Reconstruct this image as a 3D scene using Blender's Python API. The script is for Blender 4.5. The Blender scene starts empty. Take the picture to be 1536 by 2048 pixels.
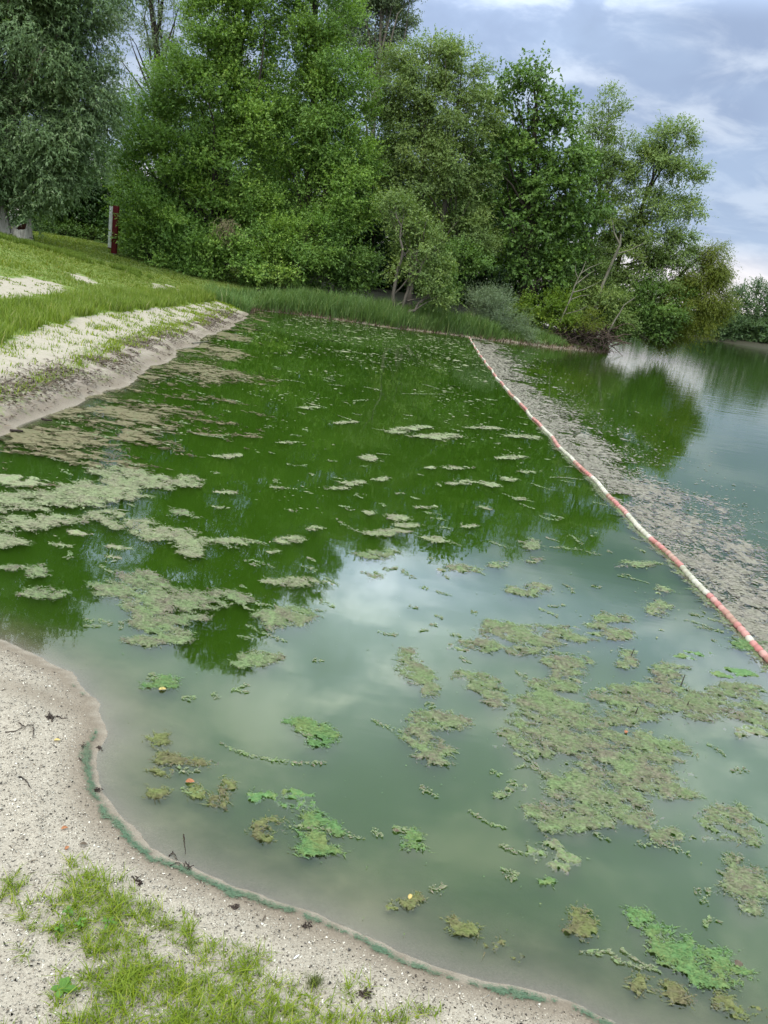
import bpy, math
import numpy as np
from mathutils import Matrix, Vector

# ------------------------------------------------------------------ camera, world, sun, exposure
C = bpy.context.scene
COL = C.collection
rng = np.random.default_rng(11)
FPX, PITCH, ROLL, EYE = 1540.0, math.radians(17), math.radians(9.2), 1.9

cam_d = bpy.data.cameras.new('camera')
cam = bpy.data.objects.new('camera', cam_d)
COL.objects.link(cam)
C.camera = cam
cam_d.sensor_fit = 'VERTICAL'
cam_d.sensor_height = 36.0
cam_d.lens = 36.0 * FPX / 2048.0
cam_d.clip_start = 0.05
cam_d.clip_end = 3000
fw = Vector((0, math.cos(PITCH), -math.sin(PITCH)))
r0 = Vector((1, 0, 0))
u0 = Vector((0, math.sin(PITCH), math.cos(PITCH)))
rt = r0 * math.cos(ROLL) + u0 * math.sin(ROLL)
up = u0 * math.cos(ROLL) - r0 * math.sin(ROLL)
M = Matrix((rt, up, -fw)).transposed().to_4x4()
M.translation = (0, 0, EYE)
cam.matrix_world = M

SUN_EL, SUN_AZ = math.radians(52), math.radians(215)      # azimuth clockwise from +Y
world = bpy.data.worlds.new('World')
C.world = world
world.use_nodes = True


def build_world():
    nt = world.node_tree
    nt.nodes.clear()
    N, L = nt.nodes.new, nt.links.new

    def math_(op, a, b=None, clamp=False):
        n = N('ShaderNodeMath'); n.operation = op; n.use_clamp = clamp
        for i, v in enumerate((a, b)):
            if v is None: continue
            if isinstance(v, (int, float)): n.inputs[i].default_value = v
            else: L(v, n.inputs[i])
        return n.outputs[0]

    def ramp(fac, stops, interp='EASE'):
        n = N('ShaderNodeValToRGB'); n.color_ramp.interpolation = interp
        e = n.color_ramp.elements
        while len(e) < len(stops): e.new(0.5)
        for i, (p, c) in enumerate(stops):
            e[i].position = p; e[i].color = (*c, 1)
        L(fac, n.inputs[0])
        return n.outputs[0]

    def mix(f, a, b, t='MIX'):
        n = N('ShaderNodeMix'); n.data_type = 'RGBA'; n.blend_type = t
        for s, v in ((0, f), (6, a), (7, b)):
            if isinstance(v, (int, float)): n.inputs[s].default_value = v
            elif isinstance(v, tuple): n.inputs[s].default_value = (*v, 1)
            else: L(v, n.inputs[s])
        return n.outputs[2]
    tc = N('ShaderNodeTexCoord')
    sep = N('ShaderNodeSeparateXYZ'); L(tc.outputs['Generated'], sep.inputs[0])
    z = math_('MAXIMUM', sep.outputs[2], 0.0)
    den = math_('ADD', z, 0.22)
    px = math_('DIVIDE', sep.outputs[0], den)
    py = math_('DIVIDE', sep.outputs[1], den)
    cmb = N('ShaderNodeCombineXYZ'); L(px, cmb.inputs[0]); L(py, cmb.inputs[1])

    def noise(scale, detail, rough, dist, loc):
        mp = N('ShaderNodeMapping'); L(cmb.outputs[0], mp.inputs[0])
        mp.inputs['Location'].default_value = loc
        n = N('ShaderNodeTexNoise'); L(mp.outputs[0], n.inputs['Vector'])
        n.inputs['Scale'].default_value = scale; n.inputs['Detail'].default_value = detail
        n.inputs['Roughness'].default_value = rough; n.inputs['Distortion'].default_value = dist
        return n.outputs['Fac']
    n1 = noise(4.6, 7, 0.56, 0.35, (3.1, 1.2, 0))
    n2 = noise(1.5, 4, 0.5, 0.0, (7.7, 4.2, 0))
    sky = N('ShaderNodeTexSky'); sky.sky_type = 'NISHITA'; sky.sun_disc = False
    sky.sun_elevation = SUN_EL; sky.sun_rotation = SUN_AZ
    # overcast deck: grey blue bases, paler tops, brighter towards the zenith like any overcast sky
    cl = mix(ramp(n1, [(0.42, (0, 0, 0)), (0.68, (1, 1, 1))]), (0.37, 0.47, 0.67), (0.66, 0.75, 0.90))
    cl = mix(ramp(n2, [(0.40, (0, 0, 0)), (0.64, (0.55, 0.55, 0.55))]), cl, (0.50, 0.64, 0.86))
    low = ramp(z, [(0.0, (1, 1, 1)), (0.05, (0.75, 0.75, 0.75)), (0.10, (0, 0, 0))])
    cl = mix(low, cl, mix(n1, (0.95, 0.91, 0.93), (1.5, 1.34, 1.26)))
    zen = ramp(z, [(0.295, (0.142, 0.142, 0.142)), (0.37, (0.47, 0.46, 0.43)), (0.45, (0.56, 0.54, 0.42)), (0.62, (0.60, 0.58, 0.43)), (0.95, (0.74, 0.70, 0.53))], 'EASE')
    cl = mix(1.0, cl, zen, 'MULTIPLY'); cl = mix(1.0, cl, (4, 4, 4), 'MULTIPLY')

    # two thinner places in the deck that the lake mirrors
    def gap(d, width, gain):
        vm = N('ShaderNodeVectorMath'); vm.operation = 'DOT_PRODUCT'; L(tc.outputs['Generated'], vm.inputs[0])
        vm.inputs[1].default_value = Vector(d).normalized()
        a_ = math_('MULTIPLY', math_('SUBTRACT', vm.outputs['Value'], 1.0), 1.0 / (width * width))
        return math_('MULTIPLY', math_('POWER', 2.718, a_), math_('MULTIPLY', math_('ADD', n1, -0.12), gain))
    g = math_('ADD', gap((0.018, 0.906, 0.424), 0.10, 2.6), gap((0.42, 0.75, 0.52), 0.13, 1.6))
    g = math_('ADD', math_('ADD', g, gap((-0.05, 0.84, 0.55), 0.14, 0.8)), 1.0)
    gm = N('ShaderNodeVectorMath'); gm.operation = 'SCALE'; L(cl, gm.inputs[0]); L(g, gm.inputs['Scale'])
    cl = gm.outputs[0]
    cl10 = mix(1.0, cl, (10, 10, 10), 'MULTIPLY')
    tot = mix(0.93, sky.outputs[0], cl10)
    bg = N('ShaderNodeBackground'); L(tot, bg.inputs[0]); bg.inputs[1].default_value = 0.1
    out = N('ShaderNodeOutputWorld'); L(bg.outputs[0], out.inputs[0])


build_world()
sun_d = bpy.data.lights.new('sun', 'SUN')
sun_d.energy = 1.5
sun_d.angle = math.radians(14)
sun_d.color = (1.0, 0.96, 0.88)
sun = bpy.data.objects.new('sun', sun_d)
COL.objects.link(sun)
sdir = Vector((math.sin(SUN_AZ) * math.cos(SUN_EL), math.cos(SUN_AZ) * math.cos(SUN_EL), math.sin(SUN_EL)))
sun.rotation_euler = sdir.to_track_quat('Z', 'Y').to_euler()

vs = C.view_settings
vs.view_transform = 'Standard'; vs.look = 'None'; vs.exposure = 0.8; vs.gamma = 1.0
vs.use_curve_mapping = False
C.render.engine = 'CYCLES'
cy = C.cycles
cy.max_bounces = 7; cy.diffuse_bounces = 4; cy.glossy_bounces = 3; cy.transmission_bounces = 4
cy.transparent_max_bounces = 12; cy.volume_bounces = 1
cy.caustics_reflective = False; cy.caustics_refractive = False
cy.use_denoising = True
try:
    cy.denoiser = 'OPENIMAGEDENOISE'; cy.denoising_input_passes = 'RGB_ALBEDO_NORMAL'
except Exception:
    pass

# ------------------------------------------------------------------ small maths: sight lines to ground points, noise


def ray(u, v):
    a, b = u - 768, v - 1024
    x = a * math.cos(ROLL) + b * math.sin(ROLL)
    y = -a * math.sin(ROLL) + b * math.cos(ROLL)
    return np.array((x, FPX * math.cos(PITCH) - y * math.sin(PITCH), -FPX * math.sin(PITCH) - y * math.cos(PITCH)))


def on_plane(u, v, z=0.0):
    r = ray(u, v); t = (z - EYE) / r[2]
    return np.array((r[0] * t, r[1] * t))


def at(u, v, Y):
    r = ray(u, v); t = Y / r[1]
    return np.array((r[0] * t, Y, EYE + r[2] * t))


def hash2(i, j, s=0):
    n = (i.astype(np.int64) * 374761393 + j.astype(np.int64) * 668265263 + s * 1274126177) & 0xffffffff
    n = ((n ^ (n >> 13)) * 1274126177) & 0xffffffff
    return ((n ^ (n >> 16)) & 0xffff) / 65535.0


def vnoise(x, y, s=0):
    xi, yi = np.floor(x), np.floor(y)
    fx, fy = x - xi, y - yi
    fx = fx * fx * (3 - 2 * fx); fy = fy * fy * (3 - 2 * fy)
    a, b = hash2(xi, yi, s), hash2(xi + 1, yi, s)
    c, d = hash2(xi, yi + 1, s), hash2(xi + 1, yi + 1, s)
    return (a + (b - a) * fx) * (1 - fy) + (c + (d - c) * fx) * fy


def fbm(x, y, oct=4, s=0, rough=0.55):
    t = 0; a = 1.0; n = 0
    for k in range(oct):
        t = t + a * vnoise(x * 2 ** k + 17.3 * k, y * 2 ** k - 9.1 * k, s + k); n += a; a *= rough
    return t / n


def sstep(a, b, x):
    t = np.clip((x - a) / (b - a), 0, 1)
    return t * t * (3 - 2 * t)


def norm(v):
    return v / np.maximum(np.linalg.norm(v, axis=-1, keepdims=True), 1e-9)


# shoreline of the lake, metres, water inside
SHORE = np.array([
    (200, -14), (30, -2.5), (8, 0.4), (3, 1.15), (1.4, 1.55), (0.82, 1.68), (0.62, 1.73), (0.41, 1.77), (0.2, 1.83), (-0.05, 1.87),
    (-0.25, 1.93), (-0.42, 1.98), (-0.6, 2.05), (-0.75, 2.16), (-0.86, 2.27), (-0.93, 2.43), (-0.96, 2.62),
    (-1.07, 2.81), (-1.28, 3.0), (-1.5, 3.11), (-1.67, 3.18), (-2.2, 3.3), (-4, 3.6), (-8, 3.9), (-8, 4.8), (-6, 5.1), (-4.5, 5.6),
    (-3.8, 6.2), (-3.59, 6.8), (-3.55, 7.27), (-3.58, 8.0), (-3.59, 9.1), (-3.75, 10.4), (-3.88, 11.71), (-4.18, 14.22), (-4.56, 18.19),
    (-4.88, 21.58), (-5.22, 25.07), (-5.7, 26.6), (-5.8, 27.76), (-4.85, 28.45), (-3.86, 29.17), (-2.41, 29.72),
    (-0.9, 29.99), (0.66, 31.0), (2.11, 32.0), (3.54, 32.4), (4.94, 33.3), (6.13, 34.06), (8.0, 35.6), (9.2, 37.5), (9.9, 40),
    (9.6, 46), (8, 60), (5, 90), (8, 122), (20, 126), (45, 119), (62, 113), (110, 104), (210, 86)], float)


def sd(x, y):
    """signed distance to the shore, positive on land"""
    x = np.asarray(x, float); y = np.asarray(y, float)
    best = np.full(x.shape, 1e18); inside = np.zeros(x.shape, bool)
    n = len(SHORE)
    for i in range(n):
        ax, ay = SHORE[i]; bx, by = SHORE[(i + 1) % n]
        dx, dy = bx - ax, by - ay
        t = np.clip(((x - ax) * dx + (y - ay) * dy) / (dx * dx + dy * dy), 0, 1)
        best = np.minimum(best, (x - ax - t * dx) ** 2 + (y - ay - t * dy) ** 2)
        c = ((ay > y) != (by > y))
        inside ^= c & (x < (bx - ax) * (y - ay) / (by - ay if by != ay else 1e-12) + ax)
    d = np.sqrt(best)
    d = np.where(inside, -d, d)
    near = 0.035 * (fbm(x * 4, y * 4, 3, 5) - 0.5) * 2
    mid = 0.22 * (fbm(x * 1.1, y * 1.1, 3, 8) - 0.5) * 2
    return d + np.where(y < 4.5, near, mid * sstep(4.5, 8, y) + near * (1 - sstep(4.5, 8, y)))


def height(x, y, d=None):
    x = np.asarray(x, float); y = np.asarray(y, float)
    if d is None: d = sd(x, y)
    dp = np.maximum(d, 0)
    near = 0.012 + 0.17 * dp; near = np.where(near > 0.5, 0.5 + 0.25 * (1 - np.exp(-(near - 0.5))), near)
    left = 0.015 + 0.14 * (1 - np.exp(-dp / 1.0)) + 0.122 * dp
    left = np.where(left > 0.9, 0.9 + 0.42 * (1 - np.exp(-(left - 0.9) / 0.42)), left)
    pen = 0.03 + 0.28 * (1 - np.exp(-dp / 0.4)) + 0.09 * dp
    pen = np.where(pen > 0.8, 0.8 + 0.45 * (1 - np.exp(-(pen - 0.8) / 0.45)), pen)
    wl = sstep(4.0, 5.5, y) * (1 - sstep(-5.5, -3.0, x))
    wp = sstep(4.0, 5.5, y) * sstep(-5.5, -3.0, x)
    land = near * (1 - wl - wp) + left * wl + pen * wp
    land = land + (1 - wl - wp) * np.minimum(dp * 4, 1) * (0.026 * (fbm(x * 5.5, y * 5.5, 3, 301) - 0.5) + 0.012 * (fbm(x * 16, y * 16, 2, 302) - 0.5))
    land = land + (0.025 + 0.03 * wl) * (fbm(x * 2.5, y * 2.5, 4, 2) - 0.5) * np.minimum(dp * 1.5, 1)
    dn = np.maximum(-d, 0)
    bed = -(0.17 + 0.09 * sstep(0.15, 0.6, dn)) * dn
    bed = np.where(bed < -1.2, -1.2 - 0.9 * (1 - np.exp((bed + 1.2))), bed)
    return np.where(d > 0, land, 0.016 * np.exp(-dn / 0.03) + bed - 0.004)


def ground(u, v):
    """where the sight line through a point of the photograph meets the ground"""
    r = ray(u, v)
    t = np.linspace(0.0006, 0.045, 4000)
    X, Y, Z = r[0] * t, r[1] * t, EYE + r[2] * t
    h = height(X, Y)
    k = np.argmax(Z < h) if (Z < h).any() else len(t) - 1
    return np.array((X[k], Y[k]))


def gpoly(pts):
    return np.array([ground(*p) for p in pts])


def inpoly(x, y, P):
    ins = np.zeros(np.shape(x), bool)
    for i in range(len(P)):
        ax, ay = P[i]; bx, by = P[(i + 1) % len(P)]
        c = ((ay > y) != (by > y))
        ins ^= c & (x < (bx - ax) * (y - ay) / (by - ay if by != ay else 1e-12) + ax)
    return ins


# ------------------------------------------------------------------ object helpers


def mesh_np(name, V, faces, mat=None, attrs=None, smooth=False):
    """faces: list of int arrays (n,3) or (n,4)"""
    me = bpy.data.meshes.new(name)
    V = np.asarray(V, np.float32)
    faces = [np.asarray(f, np.int32) for f in faces if len(f)]
    nl = sum(f.size for f in faces); npoly = sum(len(f) for f in faces)
    me.vertices.add(len(V)); me.vertices.foreach_set('co', V.ravel())
    me.loops.add(nl); me.polygons.add(npoly)
    me.loops.foreach_set('vertex_index', np.concatenate([f.ravel() for f in faces]))
    sizes = np.concatenate([np.full(len(f), f.shape[1], np.int32) for f in faces])
    starts = np.concatenate([[0], np.cumsum(sizes)[:-1]]).astype(np.int32)
    me.polygons.foreach_set('loop_start', starts)
    try: me.polygons.foreach_set('loop_total', sizes)
    except Exception: pass
    if smooth: me.polygons.foreach_set('use_smooth', np.ones(npoly, bool))
    for k, a in (attrs or {}).items():
        at_ = me.attributes.new(k, 'FLOAT', 'POINT'); at_.data.foreach_set('value', np.asarray(a, np.float32))
    me.update(calc_edges=True)
    if mat: me.materials.append(mat)
    return me


def link(name, me, parent=None, loc=None):
    o = bpy.data.objects.new(name, me)
    COL.objects.link(o)
    if parent: o.parent = parent
    if loc is not None: o.location = loc
    return o


def tag(o, label=None, cat=None, group=None, kind=None):
    if label: o['label'] = label
    if cat: o['category'] = cat
    if group: o['group'] = group
    if kind: o['kind'] = kind
    return o


def thing(name, label, cat, loc=(0, 0, 0), group=None):
    return tag(link(name, None, None, loc), label, cat, group)


class Buf:
    def __init__(s): s.V = []; s.F3 = []; s.F4 = []; s.T = []; s.n = 0

    def add(s, V, F, tint=0.5):
        V = np.asarray(V, float).reshape(-1, 3); F = np.asarray(F, np.int64)
        if len(F): (s.F4 if F.shape[1] == 4 else s.F3).append(F + s.n)
        s.V.append(V); s.n += len(V)
        s.T.append(np.broadcast_to(np.asarray(tint, float), (len(V),)))

    def mesh(s, name, mat, off=(0, 0, 0), smooth=False):
        V = np.concatenate(s.V) - np.asarray(off)
        F = []
        if s.F3: F.append(np.concatenate(s.F3))
        if s.F4: F.append(np.concatenate(s.F4))
        return mesh_np(name, V, F, mat, {'tint': np.concatenate(s.T)}, smooth)


def tube(buf, pts, radii, sides=7, tint=0.5, rough=0.0):
    pts = np.asarray(pts, float); radii = np.broadcast_to(np.asarray(radii, float), (len(pts),))
    t = norm(np.gradient(pts, axis=0))
    ref = np.array((0.31, 0.95, 0.05)) if abs(t[0][2]) > 0.6 else np.array((0, 0, 1.0))
    s = norm(np.cross(t, ref)); b = np.cross(s, t)
    a = np.linspace(0, 2 * np.pi, sides, endpoint=False)
    rr = radii[:, None] * (1 + rough * (rng.random((len(pts), sides)) - 0.5) * 2)
    V = pts[:, None] + rr[..., None] * (np.cos(a)[None, :, None] * s[:, None] + np.sin(a)[None, :, None] * b[:, None])
    k = np.arange(len(pts) - 1)[:, None] * sides; j = np.arange(sides)[None]; j2 = (j + 1) % sides
    F = np.stack([k + j, k + j2, k + sides + j2, k + sides + j], -1).reshape(-1, 4)
    buf.add(V.reshape(-1, 3), F, tint)


def curve(p0, p1, n=6, bend=0.1, up=0.0):
    """a wandering line between two points"""
    p0, p1 = np.asarray(p0, float), np.asarray(p1, float)
    L = np.linalg.norm(p1 - p0); t = np.linspace(0, 1, n)[:, None]
    off = rng.normal(0, 1, 3) * bend * L; off2 = rng.normal(0, 1, (n, 3)) * bend * L * 0.12
    off2[0] = 0; off2[-1] = 0
    return p0 + (p1 - p0) * t + 4 * t * (1 - t) * (off + np.array((0, 0, up * L))) * 0.5 + off2


# ------------------------------------------------------------------ materials


def new_mat(name):
    m = bpy.data.materials.new(name); m.use_nodes = True
    m.node_tree.nodes.clear()
    return m


class NT:
    def __init__(s, m): s.t = m.node_tree; s.N = s.t.nodes.new; s.L = s.t.links.new

    def put(s, sock, v):
        if v is None: return
        if isinstance(v, (int, float)): sock.default_value = v
        elif isinstance(v, tuple): sock.default_value = (*v, 1) if len(sock.default_value) == 4 and len(v) == 3 else v
        else: s.L(v, sock)

    def math(s, op, a, b=None, clamp=False):
        n = s.N('ShaderNodeMath'); n.operation = op; n.use_clamp = clamp
        s.put(n.inputs[0], a); s.put(n.inputs[1], b)
        return n.outputs[0]

    def mix(s, f, a, b, t='MIX'):
        n = s.N('ShaderNodeMix'); n.data_type = 'RGBA'; n.blend_type = t
        s.put(n.inputs[0], f); s.put(n.inputs[6], a); s.put(n.inputs[7], b)
        return n.outputs[2]

    def attr(s, name):
        n = s.N('ShaderNodeAttribute'); n.attribute_name = name
        return n.outputs['Fac']

    def noise(s, scale, detail=4, rough=0.55, dist=0.0, stretch=None, out='Fac'):
        tc = s.N('ShaderNodeNewGeometry').outputs['Position']
        if stretch:
            mp = s.N('ShaderNodeMapping'); s.L(tc, mp.inputs[0]); mp.inputs['Scale'].default_value = stretch; tc = mp.outputs[0]
        n = s.N('ShaderNodeTexNoise'); s.L(tc, n.inputs['Vector'])
        n.inputs['Scale'].default_value = scale; n.inputs['Detail'].default_value = detail
        n.inputs['Roughness'].default_value = rough; n.inputs['Distortion'].default_value = dist
        return n.outputs[out]

    def ramp(s, f, stops, interp='LINEAR'):
        n = s.N('ShaderNodeValToRGB'); n.color_ramp.interpolation = interp
        e = n.color_ramp.elements
        while len(e) < len(stops): e.new(0.5)
        for i, (p, c) in enumerate(stops):
            e[i].position = p; e[i].color = (*(c if isinstance(c, tuple) else (c, c, c)), 1)
        s.put(n.inputs[0], f)
        return n.outputs[0]

    def bump(s, h, strength, dist=0.02):
        n = s.N('ShaderNodeBump'); n.inputs['Strength'].default_value = strength; n.inputs['Distance'].default_value = dist
        s.L(h, n.inputs['Height'])
        return n.outputs[0]

    def pbsdf(s, col, rough=0.8, normal=None, spec=0.3):
        n = s.N('ShaderNodeBsdfPrincipled'); s.put(n.inputs['Base Color'], col); s.put(n.inputs['Roughness'], rough)
        n.inputs['Specular IOR Level'].default_value = spec
        if normal is not None: s.L(normal, n.inputs['Normal'])
        return n.outputs[0]

    def out(s, surf=None, vol=None):
        n = s.N('ShaderNodeOutputMaterial')
        if surf is not None: s.L(surf, n.inputs['Surface'])
        if vol is not None: s.L(vol, n.inputs['Volume'])


def leaf_mat(name, a, b, c=None, trans=0.35, gloss=0.5, spec=0.35):
    m = new_mat(name); t = NT(m)
    f = t.attr('tint')
    col = t.ramp(f, [(0.0, a), (0.75, b), (1.0, c or b)])
    n = t.noise(0.55, 3)
    col = t.mix(t.ramp(n, [(0.35, 0.0), (0.7, 0.35)]), col, t.mix(1.0, col, (1.25, 1.12, 0.75), 'MULTIPLY'))
    p = t.pbsdf(col, gloss, None, spec)
    tr = t.N('ShaderNodeBsdfTranslucent'); t.put(tr.inputs[0], t.mix(1.0, col, (1.25, 1.3, 0.55), 'MULTIPLY'))
    mx = t.N('ShaderNodeMixShader'); mx.inputs[0].default_value = trans
    t.L(p, mx.inputs[1]); t.L(tr.outputs[0], mx.inputs[2])
    t.out(mx.outputs[0])
    return m


def plain_mat(name, a, b, scale=20, rough=0.85, bump=0.4, dist=0.01, stretch=None, tintmix=0.0, spec=0.25):
    m = new_mat(name); t = NT(m)
    n = t.noise(scale, 5, 0.6, 0.2, stretch)
    f = t.ramp(n, [(0.3, 0.0), (0.7, 1.0)])
    if tintmix: f = t.mix(tintmix, f, t.attr('tint'))
    col = t.mix(f, a, b)
    t.out(t.pbsdf(col, rough, t.bump(n, bump, dist), spec))
    return m


MAT = {}
MAT['alder'] = leaf_mat('alder_leaves', (0.1000, 0.1925, 0.0444), (0.2143, 0.3398, 0.0663), (0.3424, 0.4531, 0.0924))
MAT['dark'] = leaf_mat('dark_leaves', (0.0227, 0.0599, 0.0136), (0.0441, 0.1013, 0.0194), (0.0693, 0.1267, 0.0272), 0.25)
MAT['maple'] = leaf_mat('maple_leaves', (0.0658, 0.1298, 0.0301), (0.1220, 0.2139, 0.0414), (0.1878, 0.2804, 0.0601), 0.3)
MAT['birch'] = leaf_mat('birch_leaves', (0.1181, 0.1845, 0.0581), (0.1968, 0.2712, 0.0795), (0.2886, 0.3472, 0.1058), 0.35)
MAT['willow'] = leaf_mat('willow_leaves', (0.0748, 0.1285, 0.0490), (0.1417, 0.2142, 0.0979), (0.2705, 0.3304, 0.1897), 0.25)
MAT['silver'] = leaf_mat('silver_leaves', (0.1200, 0.1750, 0.0978), (0.2040, 0.2625, 0.1610), (0.3120, 0.3750, 0.2530), 0.3)
MAT['yellow'] = leaf_mat('yellow_leaves', (0.0920, 0.1310, 0.0144), (0.1564, 0.1892, 0.0216), (0.2208, 0.2377, 0.0420), 0.4)
MAT['far'] = leaf_mat('far_leaves', (0.05, 0.095, 0.035), (0.085, 0.14, 0.05), (0.12, 0.17, 0.07), 0.3)
MAT['shrub'] = leaf_mat('shrub_leaves', (0.0875, 0.1600, 0.0162), (0.1575, 0.2400, 0.0270), (0.2800, 0.3360, 0.0405), 0.35)
MAT['grass'] = leaf_mat('grass_blades', (0.08, 0.13, 0.008), (0.22, 0.29, 0.014), (0.36, 0.36, 0.07), 0.4, 0.45)
MAT['bankgrass'] = leaf_mat('bank_grass_blades', (0.1134, 0.1748, 0.0240), (0.2079, 0.2709, 0.0480), (0.3402, 0.3146, 0.1680), 0.4, 0.6)
MAT['reed'] = leaf_mat('reed_blades', (0.0880, 0.1584, 0.0440), (0.1496, 0.2376, 0.0704), (0.2816, 0.3010, 0.1408), 0.35, 0.6)
MAT['deadreed'] = leaf_mat('dead_reed_blades', (0.1080, 0.0690, 0.0440), (0.1800, 0.1265, 0.0880), (0.2640, 0.1955, 0.1320), 0.1, 0.8)
MAT['lawn'] = leaf_mat('lawn_blades', (0.1138, 0.1725, 0.0240), (0.1898, 0.2300, 0.0420), (0.3036, 0.2760, 0.1080), 0.35, 0.6)
MAT['bark'] = plain_mat('grey_brown_bark', (0.06, 0.05, 0.04), (0.14, 0.12, 0.10), 9, 0.9, 0.7, 0.03, (1, 1, 0.3))
MAT['darkbark'] = plain_mat('dark_bark', (0.025, 0.02, 0.016), (0.06, 0.05, 0.04), 9, 0.9, 0.7, 0.03, (1, 1, 0.3))
MAT['palebark'] = plain_mat('bleached_wood', (0.16, 0.14, 0.12), (0.50, 0.46, 0.40), 9, 0.9, 1.0, 0.08, (1, 1, 0.14))
MAT['deadwood'] = plain_mat('dead_wood', (0.11, 0.10, 0.075), (0.23, 0.21, 0.165), 12, 0.9, 0.4, 0.02, (1, 1, 0.3))
MAT['rot'] = plain_mat('rotten_heartwood', (0.03, 0.012, 0.006), (0.11, 0.045, 0.022), 14, 0.95, 0.8, 0.03)
MAT['twig'] = plain_mat('dark_twigs', (0.02, 0.014, 0.012), (0.06, 0.04, 0.032), 60, 0.8, 0.3, 0.002, None, 0.5)
MAT['roots'] = plain_mat('root_tangle_wood', (0.05, 0.032, 0.025), (0.14, 0.10, 0.08), 15, 0.9, 0.3, 0.01, None, 0.6)
MAT['dryvine'] = plain_mat('dry_climber', (0.16, 0.13, 0.07), (0.27, 0.23, 0.13), 20, 0.9, 0.3, 0.01, None, 0.6)
MAT['redpaint'] = plain_mat('dark_red_paint', (0.10, 0.008, 0.012), (0.15, 0.014, 0.02), 6, 0.55, 0.15, 0.01, (1, 1, 0.2))
MAT['whitepaint'] = plain_mat('white_paint', (0.70, 0.70, 0.68), (0.80, 0.80, 0.78), 5, 0.5, 0.05, 0.01)
MAT['metal'] = plain_mat('post_shoe_metal', (0.22, 0.23, 0.24), (0.3, 0.31, 0.32), 20, 0.5, 0.1)
def float_mat(name, a, b):
    m = new_mat(name); t = NT(m)
    n = t.noise(22, 4, 0.6); st = t.noise(5, 4, 0.7)
    oi = t.N('ShaderNodeObjectInfo').outputs['Random']
    col = t.mix(t.ramp(n, [(0.3, 0.0), (0.7, 1.0)]), a, b)
    col = t.mix(t.math('MULTIPLY', oi, 0.35), col, (0.62, 0.50, 0.44))
    col = t.mix(t.ramp(st, [(0.45, 0.0), (0.68, 0.7)]), col, (0.20, 0.185, 0.11))
    t.out(t.pbsdf(col, 0.6, t.bump(n, 0.2, 0.004), 0.3))
    return m


MAT['redfloat'] = float_mat('faded_red_plastic', (0.33, 0.085, 0.08), (0.43, 0.16, 0.15))
MAT['whitefloat'] = float_mat('weathered_white_plastic', (0.34, 0.32, 0.26), (0.52, 0.50, 0.43))
MAT['rope'] = plain_mat('rope', (0.10, 0.10, 0.06), (0.2, 0.19, 0.13), 80, 0.9, 0.4, 0.003)
MAT['orangeleaf'] = leaf_mat('orange_leaf', (0.24, 0.095, 0.045), (0.33, 0.135, 0.065), (0.4, 0.2, 0.1), 0.15, 0.7)
MAT['brownleaf'] = leaf_mat('brown_leaf', (0.06, 0.042, 0.032), (0.105, 0.078, 0.058), (0.17, 0.13, 0.1), 0.05, 0.8)
MAT['yellowleaf'] = leaf_mat('yellow_leaf', (0.42, 0.30, 0.10), (0.52, 0.40, 0.16), (0.55, 0.45, 0.2), 0.15, 0.6)
MAT['weed'] = leaf_mat('weed_leaves', (0.07, 0.16, 0.02), (0.11, 0.22, 0.03), (0.16, 0.28, 0.05), 0.35, 0.4)
MAT['rush'] = leaf_mat('fine_rush', (0.09, 0.12, 0.03), (0.14, 0.16, 0.05), (0.2, 0.2, 0.08), 0.3, 0.6)


def grit_mat():
    m = new_mat('shell_grit_grains'); t = NT(m)
    col = t.ramp(t.attr('tint'), [(0.0, (0.03, 0.024, 0.02)), (0.12, (0.10, 0.085, 0.075)), (0.3, (0.28, 0.235, 0.195)), (0.65, (0.44, 0.378, 0.315)), (1.0, (0.74, 0.68, 0.61))], 'LINEAR')
    t.out(t.pbsdf(col, 0.75, None, 0.3))
    return m


MAT['grit'] = grit_mat()


def algae_mat(name, greens, browns, brown_amt):
    m = new_mat(name); t = NT(m)
    n1 = t.noise(7, 5, 0.6, 0.4); n2 = t.noise(55, 5, 0.72, 0.8, (1.0, 1.8, 1.0)); tint = t.attr('tint')
    g = t.mix(t.ramp(n2, [(0.32, 0.0), (0.68, 1.0)]), greens[0], greens[1])
    b = t.mix(t.ramp(n2, [(0.32, 0.0), (0.68, 1.0)]), browns[0], browns[1])
    f = t.math('ADD', t.math('MULTIPLY', t.math('SUBTRACT', n1, 0.5), 3.2), brown_amt)
    f = t.math('ADD', f, t.math('MULTIPLY', t.math('SUBTRACT', tint, 0.5), 0.9), True)
    col = t.mix(f, g, b)
    t.out(t.pbsdf(col, 0.7, t.bump(n2, 0.7, 0.006), 0.3))
    return m


MAT['algae_mixed'] = algae_mat('algae_mixed', ((0.075, 0.115, 0.042), (0.205, 0.265, 0.115)), ((0.070, 0.056, 0.038), (0.235, 0.20, 0.145)), 0.40)
MAT['algae_pale'] = algae_mat('algae_pale', ((0.12, 0.15, 0.065), (0.25, 0.28, 0.145)), ((0.125, 0.112, 0.07), (0.27, 0.24, 0.165)), 0.36)
MAT['algae_green'] = algae_mat('algae_green', ((0.045, 0.105, 0.03), (0.125, 0.225, 0.075)), ((0.09, 0.115, 0.035), (0.18, 0.21, 0.07)), 0.3)
MAT['algae_olive'] = algae_mat('algae_olive', ((0.08, 0.10, 0.025), (0.17, 0.19, 0.06)), ((0.075, 0.062, 0.028), (0.16, 0.135, 0.07)), 0.4)
MAT['scum'] = algae_mat('floating_scum', ((0.14, 0.13, 0.095), (0.245, 0.225, 0.17)), ((0.15, 0.127, 0.105), (0.28, 0.245, 0.205)), 0.6)
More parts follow.
